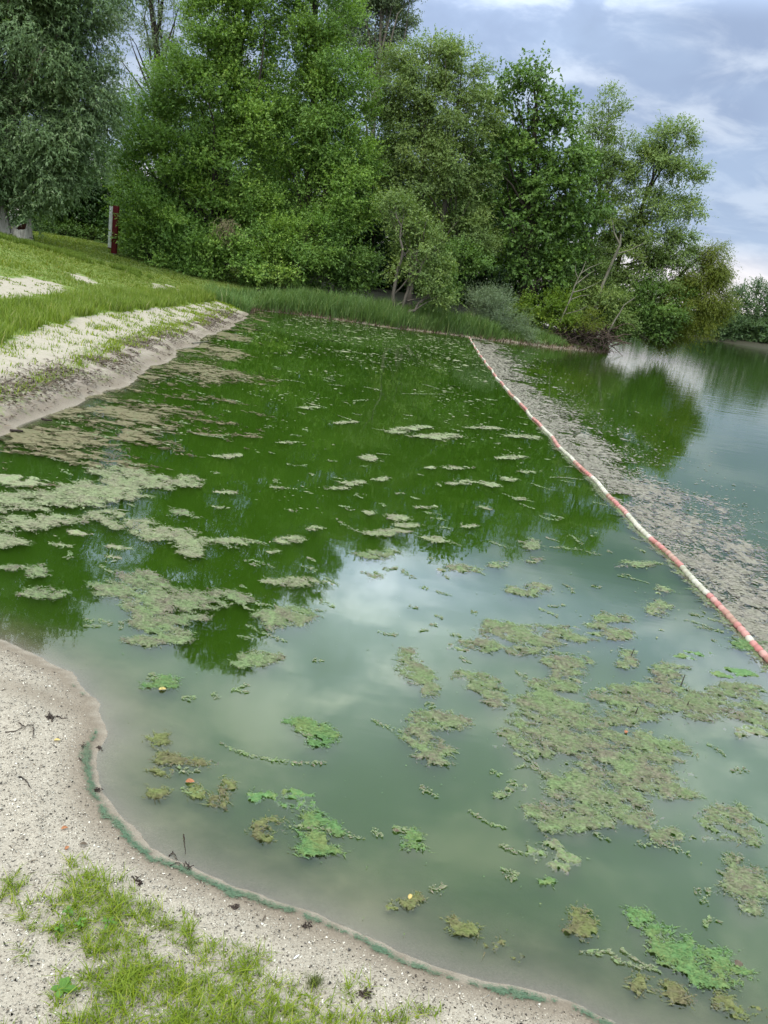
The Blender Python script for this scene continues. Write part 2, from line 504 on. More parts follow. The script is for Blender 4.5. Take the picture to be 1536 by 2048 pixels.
MAT['tanscum'] = algae_mat('tan_scum', ((0.080, 0.078, 0.030), (0.155, 0.14, 0.07)), ((0.095, 0.073, 0.036), (0.18, 0.145, 0.08)), 0.5)
MAT['algaeline'] = algae_mat('algae_line', ((0.05, 0.095, 0.055), (0.10, 0.165, 0.10)), ((0.075, 0.10, 0.06), (0.14, 0.155, 0.10)), 0.35)


def ground_mat():
    m = new_mat('ground_sand_and_turf'); t = NT(m)
    gr = t.attr('grass'); wet = t.attr('wet'); deb = t.attr('debris'); soil = t.attr('soil')
    fine = t.noise(160, 5, 0.7); mid = t.noise(14, 5, 0.6); big = t.noise(1.3, 4, 0.55)
    streak = t.noise(3.0, 4, 0.6, 0.3, (0.6, 2.4, 1))
    sand = t.mix(t.ramp(fine, [(0.3, 0.0), (0.7, 1.0)]), (0.235, 0.195, 0.158), (0.455, 0.39, 0.325))
    sand = t.mix(t.ramp(mid, [(0.4, 0.0), (0.75, 0.55)]), sand, (0.27, 0.225, 0.185))
    wets = t.mix(t.ramp(fine, [(0.3, 0.0), (0.7, 1.0)]), (0.14, 0.105, 0.078), (0.225, 0.178, 0.137))
    sand = t.mix(wet, sand, wets)
    dcol = t.mix(t.ramp(fine, [(0.35, 0.0), (0.65, 1.0)]), (0.10, 0.065, 0.055), (0.27, 0.21, 0.18))
    dm = t.math('MULTIPLY', deb, t.ramp(t.noise(9, 5, 0.7), [(0.36, 0.0), (0.58, 1.0)]), True)
    sand = t.mix(dm, sand, dcol)
    g = t.mix(t.ramp(streak, [(0.3, 0.0), (0.7, 1.0)]), (0.085, 0.14, 0.02), (0.20, 0.22, 0.06))
    g = t.mix(t.ramp(mid, [(0.4, 0.0), (0.8, 0.6)]), g, (0.06, 0.12, 0.015))
    gm = t.math('ADD', gr, t.math('ADD', t.math('MULTIPLY', t.math('SUBTRACT', t.noise(2.2, 4, 0.6), 0.5), 0.45), t.math('MULTIPLY', t.math('SUBTRACT', t.noise(15, 5, 0.7), 0.5), 1.1)))
    gm = t.ramp(gm, [(0.34, 0.0), (0.66, 1.0)])
    col = t.mix(gm, sand, g)
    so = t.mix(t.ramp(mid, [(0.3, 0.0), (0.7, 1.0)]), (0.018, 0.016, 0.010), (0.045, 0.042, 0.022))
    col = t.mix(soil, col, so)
    bedc = t.mix(t.ramp(t.noise(6, 5, 0.65), [(0.35, 0.0), (0.65, 1.0)]), (0.10, 0.082, 0.045), (0.20, 0.165, 0.10))
    col = t.mix(t.attr('bed'), col, bedc)
    h = t.math('ADD', t.math('MULTIPLY', fine, 0.5), mid)
    rough = t.math('SUBTRACT', 0.9, t.math('MULTIPLY', wet, 0.12))
    t.out(t.pbsdf(col, rough, t.bump(h, 0.6, 0.012), 0.3))
    return m


def water_mat():
    m = new_mat('green_lake_water'); t = NT(m)
    rip = t.attr('ripple')
    a = t.noise(1.1, 3, 0.5, 0.3, (0.7, 2.6, 1)); b = t.noise(7.0, 3, 0.5, 0.3, (1.0, 2.2, 1))
    h = t.math('ADD', t.math('MULTIPLY', a, 1.0), t.math('MULTIPLY', b, 0.12))
    bp = t.N('ShaderNodeBump'); bp.inputs['Distance'].default_value = 0.03
    t.L(h, bp.inputs['Height']); t.L(rip, bp.inputs['Strength'])
    fr = t.N('ShaderNodeFresnel'); fr.inputs['IOR'].default_value = 1.58; t.L(bp.outputs[0], fr.inputs['Normal'])
    tr = t.N('ShaderNodeBsdfTransparent')
    gl = t.N('ShaderNodeBsdfGlossy'); gl.inputs['Roughness'].default_value = 0.012; t.L(bp.outputs[0], gl.inputs['Normal'])
    mx = t.N('ShaderNodeMixShader'); t.L(fr.outputs[0], mx.inputs[0]); t.L(tr.outputs[0], mx.inputs[1]); t.L(gl.outputs[0], mx.inputs[2])
    sc = t.N('ShaderNodeVolumeScatter'); sc.inputs['Color'].default_value = (0.44, 0.97, 0.085, 1); sc.inputs['Density'].default_value = 2.55
    ab = t.N('ShaderNodeVolumeAbsorption'); ab.inputs['Color'].default_value = (0.16, 0.36, 0.06, 1); ab.inputs['Density'].default_value = 6.5
    ad = t.N('ShaderNodeAddShader'); t.L(sc.outputs[0], ad.inputs[0]); t.L(ab.outputs[0], ad.inputs[1])
    t.out(mx.outputs[0], ad.outputs[0])
    return m


MAT['ground'] = ground_mat()
MAT['water'] = water_mat()

# ------------------------------------------------------------------ ground and lake

TALL = gpoly([(-60, 720), (0, 690), (70, 662), (150, 636), (250, 622), (370, 611), (430, 603), (436, 586), (380, 590), (300, 588), (200, 593), (120, 597), (0, 615), (-80, 640)])
STRIP = gpoly([(-60, 800), (30, 770), (110, 735), (180, 700), (250, 672), (330, 648), (400, 636), (400, 643), (330, 662), (260, 690), (190, 725), (120, 760), (60, 800), (-60, 850)])
PATCH = [gpoly(p) for p in ([(-80, 560), (0, 553), (60, 553), (130, 573), (145, 592), (60, 590), (0, 600), (-80, 610)],
                            [(135, 545), (165, 548), (200, 566), (195, 574), (150, 562)],
                            [(300, 568), (335, 568), (380, 588), (370, 600), (310, 582)])]


def axis(segs):
    out = []
    for a, b, s in segs:
        n = max(1, int(round((b - a) / s))); out.append(np.linspace(a, b, n, endpoint=False))
    out.append([segs[-1][1]])
    return np.concatenate(out)


gx = axis([(-900, -200, 100), (-200, -40, 10), (-40, -16, 1.0), (-16, -6.5, 0.2), (-6.5, -2.4, 0.09), (-2.4, 1.9, 0.035), (1.9, 12, 0.25), (12, 60, 2), (60, 240, 12), (240, 900, 110)])
gy = axis([(-900, -40, 120), (-40, -4, 4), (-4, 0.8, 0.25), (0.8, 1.3, 0.1), (1.3, 3.5, 0.035), (3.5, 6, 0.15), (6, 12, 0.09), (12, 24, 0.2), (24, 46, 0.3), (46, 140, 2.5), (140, 300, 16), (300, 1200, 150)])
GX, GY = np.meshgrid(gx, gy)
X, Y = GX.ravel(), GY.ravel()
D = sd(X, Y)
Z = height(X, Y, D)


def zones(x, y, d):
    jx = x + (fbm(x * 3, y * 3, 3, 31) - 0.5) * 0.22; jy = y + (fbm(x * 3, y * 3, 3, 37) - 0.5) * 0.4
    left = (y > 4.5) & (x < -2.2) & (d > 0)
    tall = inpoly(jx, jy, TALL) & left
    strip = inpoly(jx, jy, STRIP) & left
    sandp = np.zeros(x.shape, bool)
    for p in PATCH: sandp |= inpoly(jx, jy, p)
    beach_d = 1.35 + 0.9 * sstep(18, 8, y)
    lawn = left & (d > 2.0) & (~sandp | (fbm(x * 6, y * 6, 3, 99) > 0.62))
    return left, tall, strip, sandp, lawn


left, tall, strip, sandp, lawn = zones(X, Y, D)
grass = np.where(sandp, 0.30 + 0.0 * X, np.where(lawn, 0.95, np.where(tall, 0.8, np.where(strip, 0.44, 0.30))))
grass = np.where(left | ((Y > 25) & (D > 0.3)), grass, 0.0)
grass = np.where((Y > 25) & (X > -6.2) & (D > 0.2), 0.95, grass)
wet = np.where(Y < 4.4, sstep(0.16, 0.02, D), sstep(0.26, 0.04, D))
wet = np.maximum(wet, np.where((Y < 4.4), np.exp(-((Y - 2.62 + 0.1 * X) / 0.09) ** 2) * sstep(0.5, 0.1, D) * 0.9, 0))
wet = np.where(D < 0, 0.55, wet)
deb = np.where(left, np.exp(-((D - 0.36) / 0.30) ** 2) * 0.95 * sstep(27, 20, Y), 0)
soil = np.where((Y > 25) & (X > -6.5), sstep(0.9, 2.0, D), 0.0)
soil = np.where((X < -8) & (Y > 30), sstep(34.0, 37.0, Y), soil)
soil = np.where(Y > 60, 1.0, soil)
ny, nx = GX.shape
idx = np.arange(nx * ny).reshape(ny, nx)
F = np.stack([idx[:-1, :-1], idx[:-1, 1:], idx[1:, 1:], idx[1:, :-1]], -1).reshape(-1, 4)
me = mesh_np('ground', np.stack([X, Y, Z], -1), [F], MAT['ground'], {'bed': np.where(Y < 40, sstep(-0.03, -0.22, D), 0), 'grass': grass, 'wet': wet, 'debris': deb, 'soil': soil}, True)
tag(link('ground', me), kind='structure')

wx = axis([(-30, 60, 1.5), (60, 240, 20)]); wy = axis([(-16, 60, 1.5), (60, 130, 5)])
WX, WY = np.meshgrid(wx, wy)
idx = np.arange(WX.size).reshape(WX.shape)
F = np.stack([idx[:-1, :-1], idx[:-1, 1:], idx[1:, 1:], idx[1:, :-1]], -1).reshape(-1, 4)
rip = 0.022 + 0.16 * sstep(2.5, 6, WX.ravel()) * sstep(8, 20, WY.ravel())
me = mesh_np('water', np.stack([WX.ravel(), WY.ravel(), np.zeros(WX.size)], -1), [F], MAT['water'], {'ripple': rip}, True)
tag(link('water', me), kind='structure')


def hz(x, y): return float(height(np.array([x]), np.array([y]))[0])


# narrow path behind the lawn
pb = Buf()
pp = [ground(60, 451), ground(150, 463), ground(250, 482), ground(300, 497)]
pts = np.array([(p[0], p[1], hz(*p) + 0.02) for p in pp])
dirv = norm(np.gradient(pts[:, :2], axis=0)); sdv = np.stack([-dirv[:, 1], dirv[:, 0]], -1)
A = pts.copy(); A[:, :2] += sdv * 0.35; B = pts.copy(); B[:, :2] -= sdv * 0.35
k = np.arange(len(pts) - 1); n = len(pts)
pb.add(np.concatenate([A, B]), np.stack([k, k + n, k + n + 1, k + 1], -1))
tag(link('path', pb.mesh('path', plain_mat('trodden_path', (0.22, 0.20, 0.15), (0.34, 0.31, 0.24), 30))), kind='structure')

# ------------------------------------------------------------------ foliage


def leaves(P, Dv, Nv, L, W):
    """diamond leaves: base, two sides, tip"""
    Dv = norm(Dv); S = norm(np.cross(Dv, Nv))
    L = np.asarray(L)[:, None]; W = np.asarray(W)[:, None]
    a = P; b = P + Dv * L * 0.42 + S * W * 0.5; c = P + Dv * L; d = P + Dv * L * 0.42 - S * W * 0.5
    return np.stack([a, b, c, d], 1)


def leaves3(P, Dv, Nv, L, W):
    """pointed three-cornered leaves for crowns seen from tens of metres"""
    Dv = norm(Dv); S = norm(np.cross(Dv, Nv))
    L = np.asarray(L)[:, None]; W = np.asarray(W)[:, None]
    return np.stack([P + Dv * L * 0.15 + S * W * 0.5, P + Dv * L, P + Dv * L * 0.15 - S * W * 0.5], 1)


def foliage(lobes, n, leaf, clump=0.55, upb=0.35, droop=0.0, per_twig=9, twig=0.45, flat=0.55, holes=0.0):
    """lobes: (cx,cy,cz, rx,ry,rz). Returns leaf quads and tints."""
    lobes = np.array(lobes, float)
    area = lobes[:, 3] * lobes[:, 5]
    w = area / area.sum()
    nsub = np.maximum(6, (area * 3.14 * 1.05 / clump ** 1.3).astype(int))
    nt = max(40, int(n / per_twig))
    out = []; tints = []
    for lb, wi, ns in zip(lobes, w, nsub):
        c, r = lb[:3], lb[3:]
        dirs = norm(rng.normal(0, 1, (ns, 3)))
        rad = rng.random(ns) ** (1 / 3.5)
        sc = c + dirs * r * rad[:, None] * 0.93
        cr = clump * rng.uniform(0.55, 1.25, ns)
        size = cr ** 2
        k = max(20, int(nt * wi))
        ci = rng.choice(ns, k, p=size / size.sum())
        off = rng.normal(0, 1, (k, 3)); off = norm(off) * (rng.random((k, 1)) ** 0.45)
        off[:, 2] *= flat
        p = sc[ci] + off * cr[ci][:, None]
        loose = rng.random(k) < 0.16
        p = np.where(loose[:, None], c + norm(rng.normal(0, 1, (k, 3))) * r * (rng.random((k, 1)) ** 0.4), p)
        outward = norm((p - c) / r ** 1.0)
        td = norm(outward * 0.7 + off * 0.6 + rng.normal(0, 0.5, (k, 3)) + np.array((0, 0, upb - droop)))
        tl = twig * rng.uniform(0.6, 1.4, k)
        s = (np.arange(per_twig)[None] + rng.random((k, per_twig))) / per_twig
        P = p[:, None] + td[:, None] * (s * tl[:, None])[..., None]
        P[..., 2] -= droop * (s * tl[:, None]) ** 2 * 0.8
        P = P.reshape(-1, 3)
        tdr = np.repeat(td, per_twig, 0)
        m = len(P)
        Dv = norm(tdr * 0.7 + rng.normal(0, 0.65, (m, 3)) - np.array((0, 0, 0.25 + droop)))
        Nv = norm(rng.normal(0, 0.55, (m, 3)) + np.array((0, -0.15, 0.8)) + np.repeat(outward, per_twig, 0) * 0.6)
        Q = leaves3(P, Dv, Nv, leaf[0] * rng.uniform(0.6, 1.25, m), leaf[1] * rng.uniform(0.6, 1.25, m))
        out.append(Q)
        ct = np.clip(rng.normal(0.45, 0.16, ns), 0, 1)
        tints.append(np.clip(np.repeat(ct[ci], per_twig) + rng.normal(0, 0.16, m), 0, 1))
    return np.concatenate(out), np.concatenate(tints)


def quads_mesh(name, Q, T, mat, off):
    n, k = Q.shape[:2]
    return mesh_np(name, (Q - np.asarray(off)).reshape(-1, 3), [np.arange(n * k).reshape(n, k)], mat, {'tint': np.repeat(T, k)})


def tree(name, label, cat, base, lobes_px, mat, bark='bark', leaf=(0.15, 0.10), dens=1.0, r0=0.14, group=None, depth=0.8,
         clump=0.6, upb=0.35, droop=0.0, twig=0.45, flat=0.55, stems=1, lean=None, per_twig=9, foot=None, crown='crown', trunk='trunk', nlimb=9):
    """base: (pixel x, metres away). lobes: (u, v, half width, half height[, metres nearer/farther]) in photograph pixels."""
    Yb = base[1]
    lobes = []
    for l in lobes_px:
        Yl = Yb + (l[4] if len(l) > 4 else 0)
        c = at(l[0], l[1], Yl); s = Yl / 1600.0
        ru, rv = l[2] * s, l[3] * s
        lobes.append((*c, ru, max(0.5, depth * min(ru, rv * 1.3)), rv))
    lobes = np.array(lobes)
    if foot is None:
        bu = base[0]; p = at(bu, 560, Yb); bx, by = p[0], Yb
    else: bx, by = foot
    bz = hz(bx, by) - 0.1
    root = thing(name, label, cat, (bx, by, bz), group)
    off = np.array((bx, by, bz))
    area = (math.pi * lobes[:, 3] * lobes[:, 5]).sum()
    LK = 0.66
    leaf = (leaf[0] * LK, leaf[1] * LK)
    n = int(area * dens * 6.0 / (leaf[0] * leaf[1] * 0.42))
    n = min(n, 330000 if 'willow' in label and r0 > 0.3 else 215000)
    Q, T = foliage(lobes, n, leaf, clump, upb, droop, per_twig, twig, flat)
    keep = Q[:, :, 2].min(1) > 0.03
    Q, T = Q[keep], T[keep]
    link(crown, quads_mesh(crown, Q, T, MAT[mat], off), root)
    order = np.argsort(lobes[:, 2])
    top = lobes[order[-1]]
    for sidx in range(stems):
        b = Buf()
        sp = np.array((bx + (sidx - (stems - 1) / 2) * r0 * 3.2, by + rng.normal(0, 0.12), bz))
        tgt = lobes[rng.integers(len(lobes))] if (sidx and stems > 1) else top
        tip = tgt[:3] + np.array((0, 0, tgt[5] * 0.45))
        path = curve(sp, tip, 12, 0.05 if lean is None else lean)
        rad = r0 * (1 - 0.9 * np.linspace(0, 1, 12) ** 1.1); rad[0] *= 1.35
        tube(b, path, rad, 8, 0.5, 0.06)
        for lb in lobes[rng.permutation(len(lobes))][:max(3, nlimb)]:
            for q in range(3 if stems == 1 else 1):
                e = lb[:3] + norm(rng.normal(0, 1, 3)) * lb[3:] * rng.uniform(0.35, 0.9)
                f = np.clip((e[2] - sp[2]) / max(0.5, tip[2] - sp[2]) - rng.uniform(0.12, 0.3), 0.12, 0.9)
                i = int(f * 11); s0 = path[i]
                cv = curve(s0, e, 6, 0.12, 0.12)
                tube(b, cv, np.linspace(rad[i] * 0.5, 0.008, 6), 5, 0.5)
        link(trunk, b.mesh(trunk, MAT[bark], off, True), root)
    return root


SHR = 'shrubs along the far bank'
WOOD = 'trees of the wood behind the bank'
# dark wood behind, low, fills the view between the trunks
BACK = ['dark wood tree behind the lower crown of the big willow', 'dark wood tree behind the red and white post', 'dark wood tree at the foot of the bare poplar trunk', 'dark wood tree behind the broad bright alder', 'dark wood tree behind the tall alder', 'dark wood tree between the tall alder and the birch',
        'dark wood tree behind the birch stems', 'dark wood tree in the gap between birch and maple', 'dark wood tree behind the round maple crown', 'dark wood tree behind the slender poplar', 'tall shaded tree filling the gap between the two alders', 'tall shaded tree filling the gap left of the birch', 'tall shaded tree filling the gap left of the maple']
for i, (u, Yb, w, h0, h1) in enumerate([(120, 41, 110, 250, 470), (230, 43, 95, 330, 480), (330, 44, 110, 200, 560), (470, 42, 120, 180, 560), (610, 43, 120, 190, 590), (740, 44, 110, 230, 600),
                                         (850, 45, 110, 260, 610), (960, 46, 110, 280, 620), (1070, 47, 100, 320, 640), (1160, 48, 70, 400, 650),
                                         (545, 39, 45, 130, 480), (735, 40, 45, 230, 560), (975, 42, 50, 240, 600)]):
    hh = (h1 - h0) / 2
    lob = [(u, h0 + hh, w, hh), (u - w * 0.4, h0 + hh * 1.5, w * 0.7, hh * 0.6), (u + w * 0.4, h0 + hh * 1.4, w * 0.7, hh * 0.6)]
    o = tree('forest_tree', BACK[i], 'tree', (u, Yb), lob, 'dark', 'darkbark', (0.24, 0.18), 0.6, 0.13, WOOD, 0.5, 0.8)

WY = float(ground(35, 478)[1])
print('WY', WY)
tree('willow_tree', 'huge grey-green willow at the left edge with a bleached split trunk foot', 'tree', (20, WY + 0.2),
     [(20, 70, 190, 130), (150, 30, 70, 110), (150, 190, 75, 95), (60, 230, 130, 120), (175, 280, 45, 55), (20, 330, 110, 80), (110, 335, 70, 62), (-60, 200, 120, 220), (60, -60, 210, 110), (70, 395, 40, 30), (40, -200, 180, 130), (10, -350, 150, 130), (130, -260, 90, 100)],
     'willow', 'palebark', (0.21, 0.075), 1.35, 0.34, None, 0.75, 0.55, 0.25, 0.35, 0.5, 0.8, per_twig=11, foot=(float(at(-26, 480, WY)[0]), WY + 0.35))
WIL = bpy.data.objects['willow_tree']

tree('poplar_tree', 'open grey poplar with a bare dark trunk against the sky', 'tree', (330, 44),
     [(300, 40, 30, 60), (240, 60, 28, 70), (330, 150, 40, 60), (215, 170, 25, 60), (262, 200, 28, 45), (350, 40, 25, 60), (290, -60, 80, 50), (240, 250, 22, 40), (330, 260, 35, 50), (330, -160, 60, 70), (268, -280, 50, 50)],
     'silver', 'darkbark', (0.15, 0.09), 0.36, 0.26, None, 0.8, 0.45, lean=0.02)
tree('silver_poplar_tree', 'tall silvery poplar rising behind the alders at the top edge', 'tree', (740, 50),
     [(745, 40, 65, 70), (800, 0, 40, 60), (770, -60, 80, 70), (700, 20, 40, 80), (750, 120, 40, 50), (770, -140, 60, 50)],
     'silver', 'bark', (0.18, 0.11), 0.75, 0.25, None, 0.8, 0.55)
tree('alder_tree', 'broad bright green alder just right of the bare poplar trunk', 'tree', (430, 33),
     [(460, 40, 75, 70), (450, 120, 45, 45), (400, 90, 55, 60), (490, 130, 70, 70), (365, 185, 50, 65), (430, 210, 90, 70), (300, 240, 55, 70), (500, 260, 70, 60), (370, 300, 95, 70), (460, 340, 90, 70), (290, 330, 60, 60), (470, -40, 90, 60), (300, 410, 70, 55), (400, 420, 90, 60), (500, 400, 60, 60), (270, 470, 45, 45), (360, 490, 80, 55), (470, -140, 85, 80), (500, -240, 70, 70), (560, -330, 45, 60)],
     'alder', 'darkbark', (0.15, 0.115), 1.0, 0.2, None, 0.8, 0.6)
tree('alder_tree', 'tall alder reaching the top edge left of the silvery poplar', 'tree', (610, 34),
     [(640, 30, 80, 70), (590, 110, 60, 70), (670, 130, 70, 70), (620, 210, 85, 70), (700, 230, 45, 60), (570, 280, 70, 65), (660, 310, 85, 65), (600, 380, 80, 60), (690, 400, 70, 60), (630, -50, 90, 60), (560, 430, 70, 55), (650, 470, 90, 55), (720, 330, 40, 45), (640, -150, 80, 80), (630, -260, 65, 70), (640, -350, 40, 50)],
     'alder', 'darkbark', (0.15, 0.115), 0.95, 0.18, None, 0.8, 0.6)
tree('birch_tree', 'olive green birch with slender stems beside the dark maple', 'tree', (845, 36),
     [(860, 130, 60, 50), (920, 140, 50, 50), (800, 190, 55, 60), (880, 220, 85, 60), (950, 220, 45, 70), (820, 290, 60, 60), (900, 320, 85, 65), (770, 340, 40, 60), (850, 390, 85, 55), (940, 390, 60, 60), (790, 150, 35, 50), (860, 85, 18, 25), (905, 100, 18, 20), (830, 460, 60, 45), (930, 470, 60, 50), (760, 260, 35, 60)],
     'birch', 'bark', (0.14, 0.10), 0.8, 0.15, None, 0.8, 0.5, 0.2, 0.2, stems=3)
tree('maple_tree', 'dense dark green maple with a round crown and a dark hollow beneath', 'tree', (1050, 37),
     [(1075, 160, 40, 28), (1110, 195, 35, 28), (1000, 180, 40, 40), (1035, 250, 70, 50), (1110, 290, 60, 50), (1010, 330, 70, 60), (1090, 380, 75, 60), (1150, 330, 40, 60), (1030, 440, 80, 55), (1120, 460, 60, 55), (1000, 520, 55, 40), (1080, 540, 65, 42), (1070, 135, 12, 16), (1160, 420, 45, 60), (1140, 540, 40, 40)],
     'maple', 'darkbark', (0.22, 0.19), 0.95, 0.24, None, 0.8, 0.6, 0.2, 0.15)
tree('young_alder_tree', 'young alder with two thin curved trunks at the water behind the reeds', 'tree', (795, 31.5),
     [(800, 430, 40, 28), (850, 455, 35, 35), (830, 500, 40, 35), (870, 535, 40, 40), (810, 545, 30, 25), (880, 580, 30, 25), (770, 410, 22, 12), (790, 410, 25, 15)],
     'birch', 'bark', (0.13, 0.11), 0.9, 0.085, None, 0.8, 0.4, stems=3, lean=0.12, foot=(-0.8, 31.3))
tree('slender_poplar_tree', 'slender sparse poplar standing above the maple on the right', 'tree', (1180, 39),
     [(1215, 215, 28, 25), (1200, 250, 35, 30), (1235, 290, 25, 35), (1195, 320, 40, 40), (1190, 400, 40, 50), (1240, 360, 30, 40), (1200, 480, 45, 50)],
     'birch', 'bark', (0.15, 0.10), 0.75, 0.12, None, 0.8, 0.4)
tree('leaning_tree', 'open crowned tree leaning right over the lake with sky between its branches', 'tree', (1210, 39),
     [(1340, 285, 45, 30), (1320, 320, 50, 30), (1370, 345, 35, 28), (1290, 340, 30, 40), (1350, 400, 50, 30), (1280, 420, 45, 40), (1385, 420, 18, 20), (1310, 470, 50, 40), (1365, 480, 35, 35), (1290, 540, 55, 40), (1340, 540, 40, 40), (1250, 500, 40, 40), (1365, 255, 14, 12), (1330, 260, 22, 14), (1395, 340, 15, 12), (1260, 580, 50, 35), (1230, 430, 35, 45)],
     'birch', 'darkbark', (0.15, 0.10), 0.85, 0.15, None, 0.9, 0.36, 0.2, 0.2, lean=0.06)
tree('yellow_willow_tree', 'yellow-green willow hanging its branches into the water at the point', 'tree', (1320, 39),
     [(1400, 560, 35, 45), (1370, 610, 50, 50), (1420, 610, 35, 45), (1430, 530, 25, 35), (1390, 655, 45, 25), (1330, 640, 40, 40), (1425, 500, 18, 20), (1440, 560, 18, 30)],
     'yellow', 'darkbark', (0.14, 0.06), 1.15, 0.13, None, 0.9, 0.42, 0.0, 0.5, 0.5, 0.8, foot=(8.9, 39.2))

# understorey and bushes
def shrub(label, base, lob, mat, leaf=(0.13, 0.09), dens=0.9, name='shrub', group=SHR, **k):
    return tree(name, label, 'shrub', base, lob, mat, 'darkbark', leaf, dens, 0.04, group, k.pop('depth', 0.8), k.pop('clump', 0.4), crown='foliage', trunk='stem', nlimb=5, **k)


shrub('dark ivy-like thicket filling the gap between the big willow and the red and white post', (140, 38), [(150, 420, 90, 50), (110, 380, 60, 60), (200, 430, 50, 60), (90, 440, 40, 30), (180, 350, 60, 60), (230, 400, 30, 60)], 'dark', (0.2, 0.15), 1.0)
shrub('low nettle thicket along the back edge of the lawn left of the post', (140, 37), [(90, 455, 30, 14), (130, 462, 35, 16), (180, 475, 35, 16), (215, 480, 22, 14)], 'maple', (0.14, 0.1), 0.9)
shrub('large hazel bush touching the red and white post', (300, 31.5), [(280, 430, 45, 45), (330, 460, 60, 50), (270, 480, 30, 35), (320, 515, 60, 35), (390, 500, 50, 45)], 'alder', (0.14, 0.11), 0.85)
shrub('spreading green bush at the left end of the reeds', (440, 31.5), [(420, 520, 55, 40), (470, 490, 50, 40), (500, 530, 45, 40), (380, 545, 35, 20)], 'alder', (0.14, 0.11), 0.85)
shrub('green hazel bush overhanging the middle of the reed belt', (560, 32), [(540, 490, 55, 45), (590, 530, 60, 45), (620, 480, 50, 45), (550, 560, 50, 25)], 'alder', (0.14, 0.11), 0.8)
shrub('dark green bush low behind the reeds left of the young alder', (690, 33), [(670, 540, 55, 40), (720, 560, 45, 40), (700, 500, 50, 40), (650, 580, 45, 22)], 'maple', (0.15, 0.12), 0.8)
shrub('shady bush on the bank just right of the young alder', (900, 34.0), [(900, 560, 35, 45), (930, 530, 35, 40), (870, 600, 30, 25)], 'maple', (0.15, 0.12), 0.8)
shrub('silvery willow shrub at the end of the float line', (980, 33.5), [(970, 605, 28, 22), (1000, 625, 22, 25), (985, 655, 30, 18), (950, 600, 14, 14), (1010, 600, 12, 14), (960, 640, 18, 20)], 'silver', (0.13, 0.03), 0.8, droop=-0.3, clump=0.3)
shrub('low pale willow shoots at the waterline right of the silvery shrub', (1040, 33.8), [(1035, 655, 25, 18), (1050, 670, 18, 10), (1020, 668, 14, 10)], 'silver', (0.1, 0.03), 0.7, droop=-0.2, clump=0.25)
shrub('bright green bramble bush between the silvery shrub and the root tangle', (1080, 35.5), [(1070, 615, 40, 25), (1110, 630, 35, 28), (1080, 650, 40, 22), (1120, 600, 30, 20), (1045, 620, 25, 20)], 'shrub', (0.12, 0.09), 0.9, clump=0.3)
shrub('dark green bush behind the pale dead trunk', (1200, 37.5), [(1170, 620, 40, 30), (1210, 600, 45, 40), (1240, 640, 40, 35), (1190, 650, 40, 22), (1180, 560, 40, 40)], 'birch', (0.14, 0.1), 0.9)
shrub('dark alder bush leaning over the water right of the root tangle', (1280, 38.3), [(1270, 620, 50, 35), (1310, 600, 45, 40), (1320, 650, 35, 28), (1260, 660, 30, 18), (1350, 610, 30, 35)], 'maple', (0.14, 0.1), 0.9, foot=(8.8, 38.4))
shrub('yellowish small bush sitting on top of the root tangle', (1160, 35.3), [(1165, 645, 22, 10), (1190, 640, 16, 14), (1140, 648, 16, 9)], 'yellow', (0.1, 0.07), 0.8, clump=0.22)

# far shore
FAR = 'trees on the far shore of the lake'
for i, (u, w, top, lab) in enumerate([(1440, 28, 600, 'far shore tree nearest the yellow-green willow'), (1478, 26, 575, 'far shore tree with the pointed top at the right edge'), (1520, 30, 560, 'far shore tree cut off by the right edge of the view'),
                                      (1405, 26, 615, 'far shore tree half hidden behind the yellow-green willow'), (1570, 34, 565, 'far shore tree just outside the right edge')]):
    bot = 690 + (u - 1440) * 0.16
    hh = (bot - top) / 2
    tree('far_tree', lab, 'tree', (u, 121 + 2 * i), [(u, top + hh * 0.55, w * 0.55, hh * 0.55), (u - w * 0.4, top + hh, w * 0.7, hh * 0.6), (u + w * 0.4, top + hh * 1.1, w * 0.7, hh * 0.6), (u, bot - hh * 0.45, w, hh * 0.45)], 'far', 'darkbark', (0.42, 0.3), 1.0, 0.25, FAR, 0.8, 1.5, twig=1.0)
far_bushes = []
for u in range(1230, 1640, 38):
    bot = 690 + (u - 1440) * 0.16; Yb = 124.0
    for k in range(2):
        s = Yb / 1600
        c = at(u + rng.uniform(-14, 14), bot - 22 - 14 * k, Yb); far_bushes.append((*c, 24 * s, 2.5, 24 * s))
Q, T = foliage(far_bushes, 15000, (0.6, 0.42), 1.4, twig=0.9)
tag(link('far_woods', quads_mesh('far_woods', Q, T, MAT['far'], (0, 0, 0))), 'undergrowth of the far shore seen as one dark mass', kind='stuff')

# ------------------------------------------------------------------ willow foot, dead trunks, roots, climber, post
wf = ground(35, 478); wz = hz(*wf)
b = Buf()
S = wf[1] / 1600.0


def wpt(u, v, dy=0.0):
    return at(u, v, wf[1] + dy)


sides = 18
ring_v = [(370, -2, 26, 0.4), (395, 3, 28, 0.42), (420, 11, 34, 0.48), (445, 19, 42, 0.54), (462, 25, 50, 0.6), (476, 32, 58, 0.66), (495, 38, 66, 0.7)]
Vs = []
for (v, ur, hw, dp) in ring_v:
    c = wpt(ur - hw, v, 0.15); a = np.linspace(0, 2 * np.pi, sides, endpoint=False)
    fl = 1 + 0.16 * np.sin(a * 5 + v * 0.02) + 0.07 * np.sin(a * 11)
    Vs.append(np.stack([c[0] + np.cos(a) * hw * S * fl, c[1] + np.sin(a) * dp * fl, np.full(sides, c[2])], -1))
Vs = np.concatenate(Vs)
k = np.arange(len(ring_v) - 1)[:, None] * sides; j = np.arange(sides)[None]; j2 = (j + 1) % sides
b.add(Vs, np.stack([k + j, k + sides + j, k + sides + j2, k + j2], -1).reshape(-1, 4))
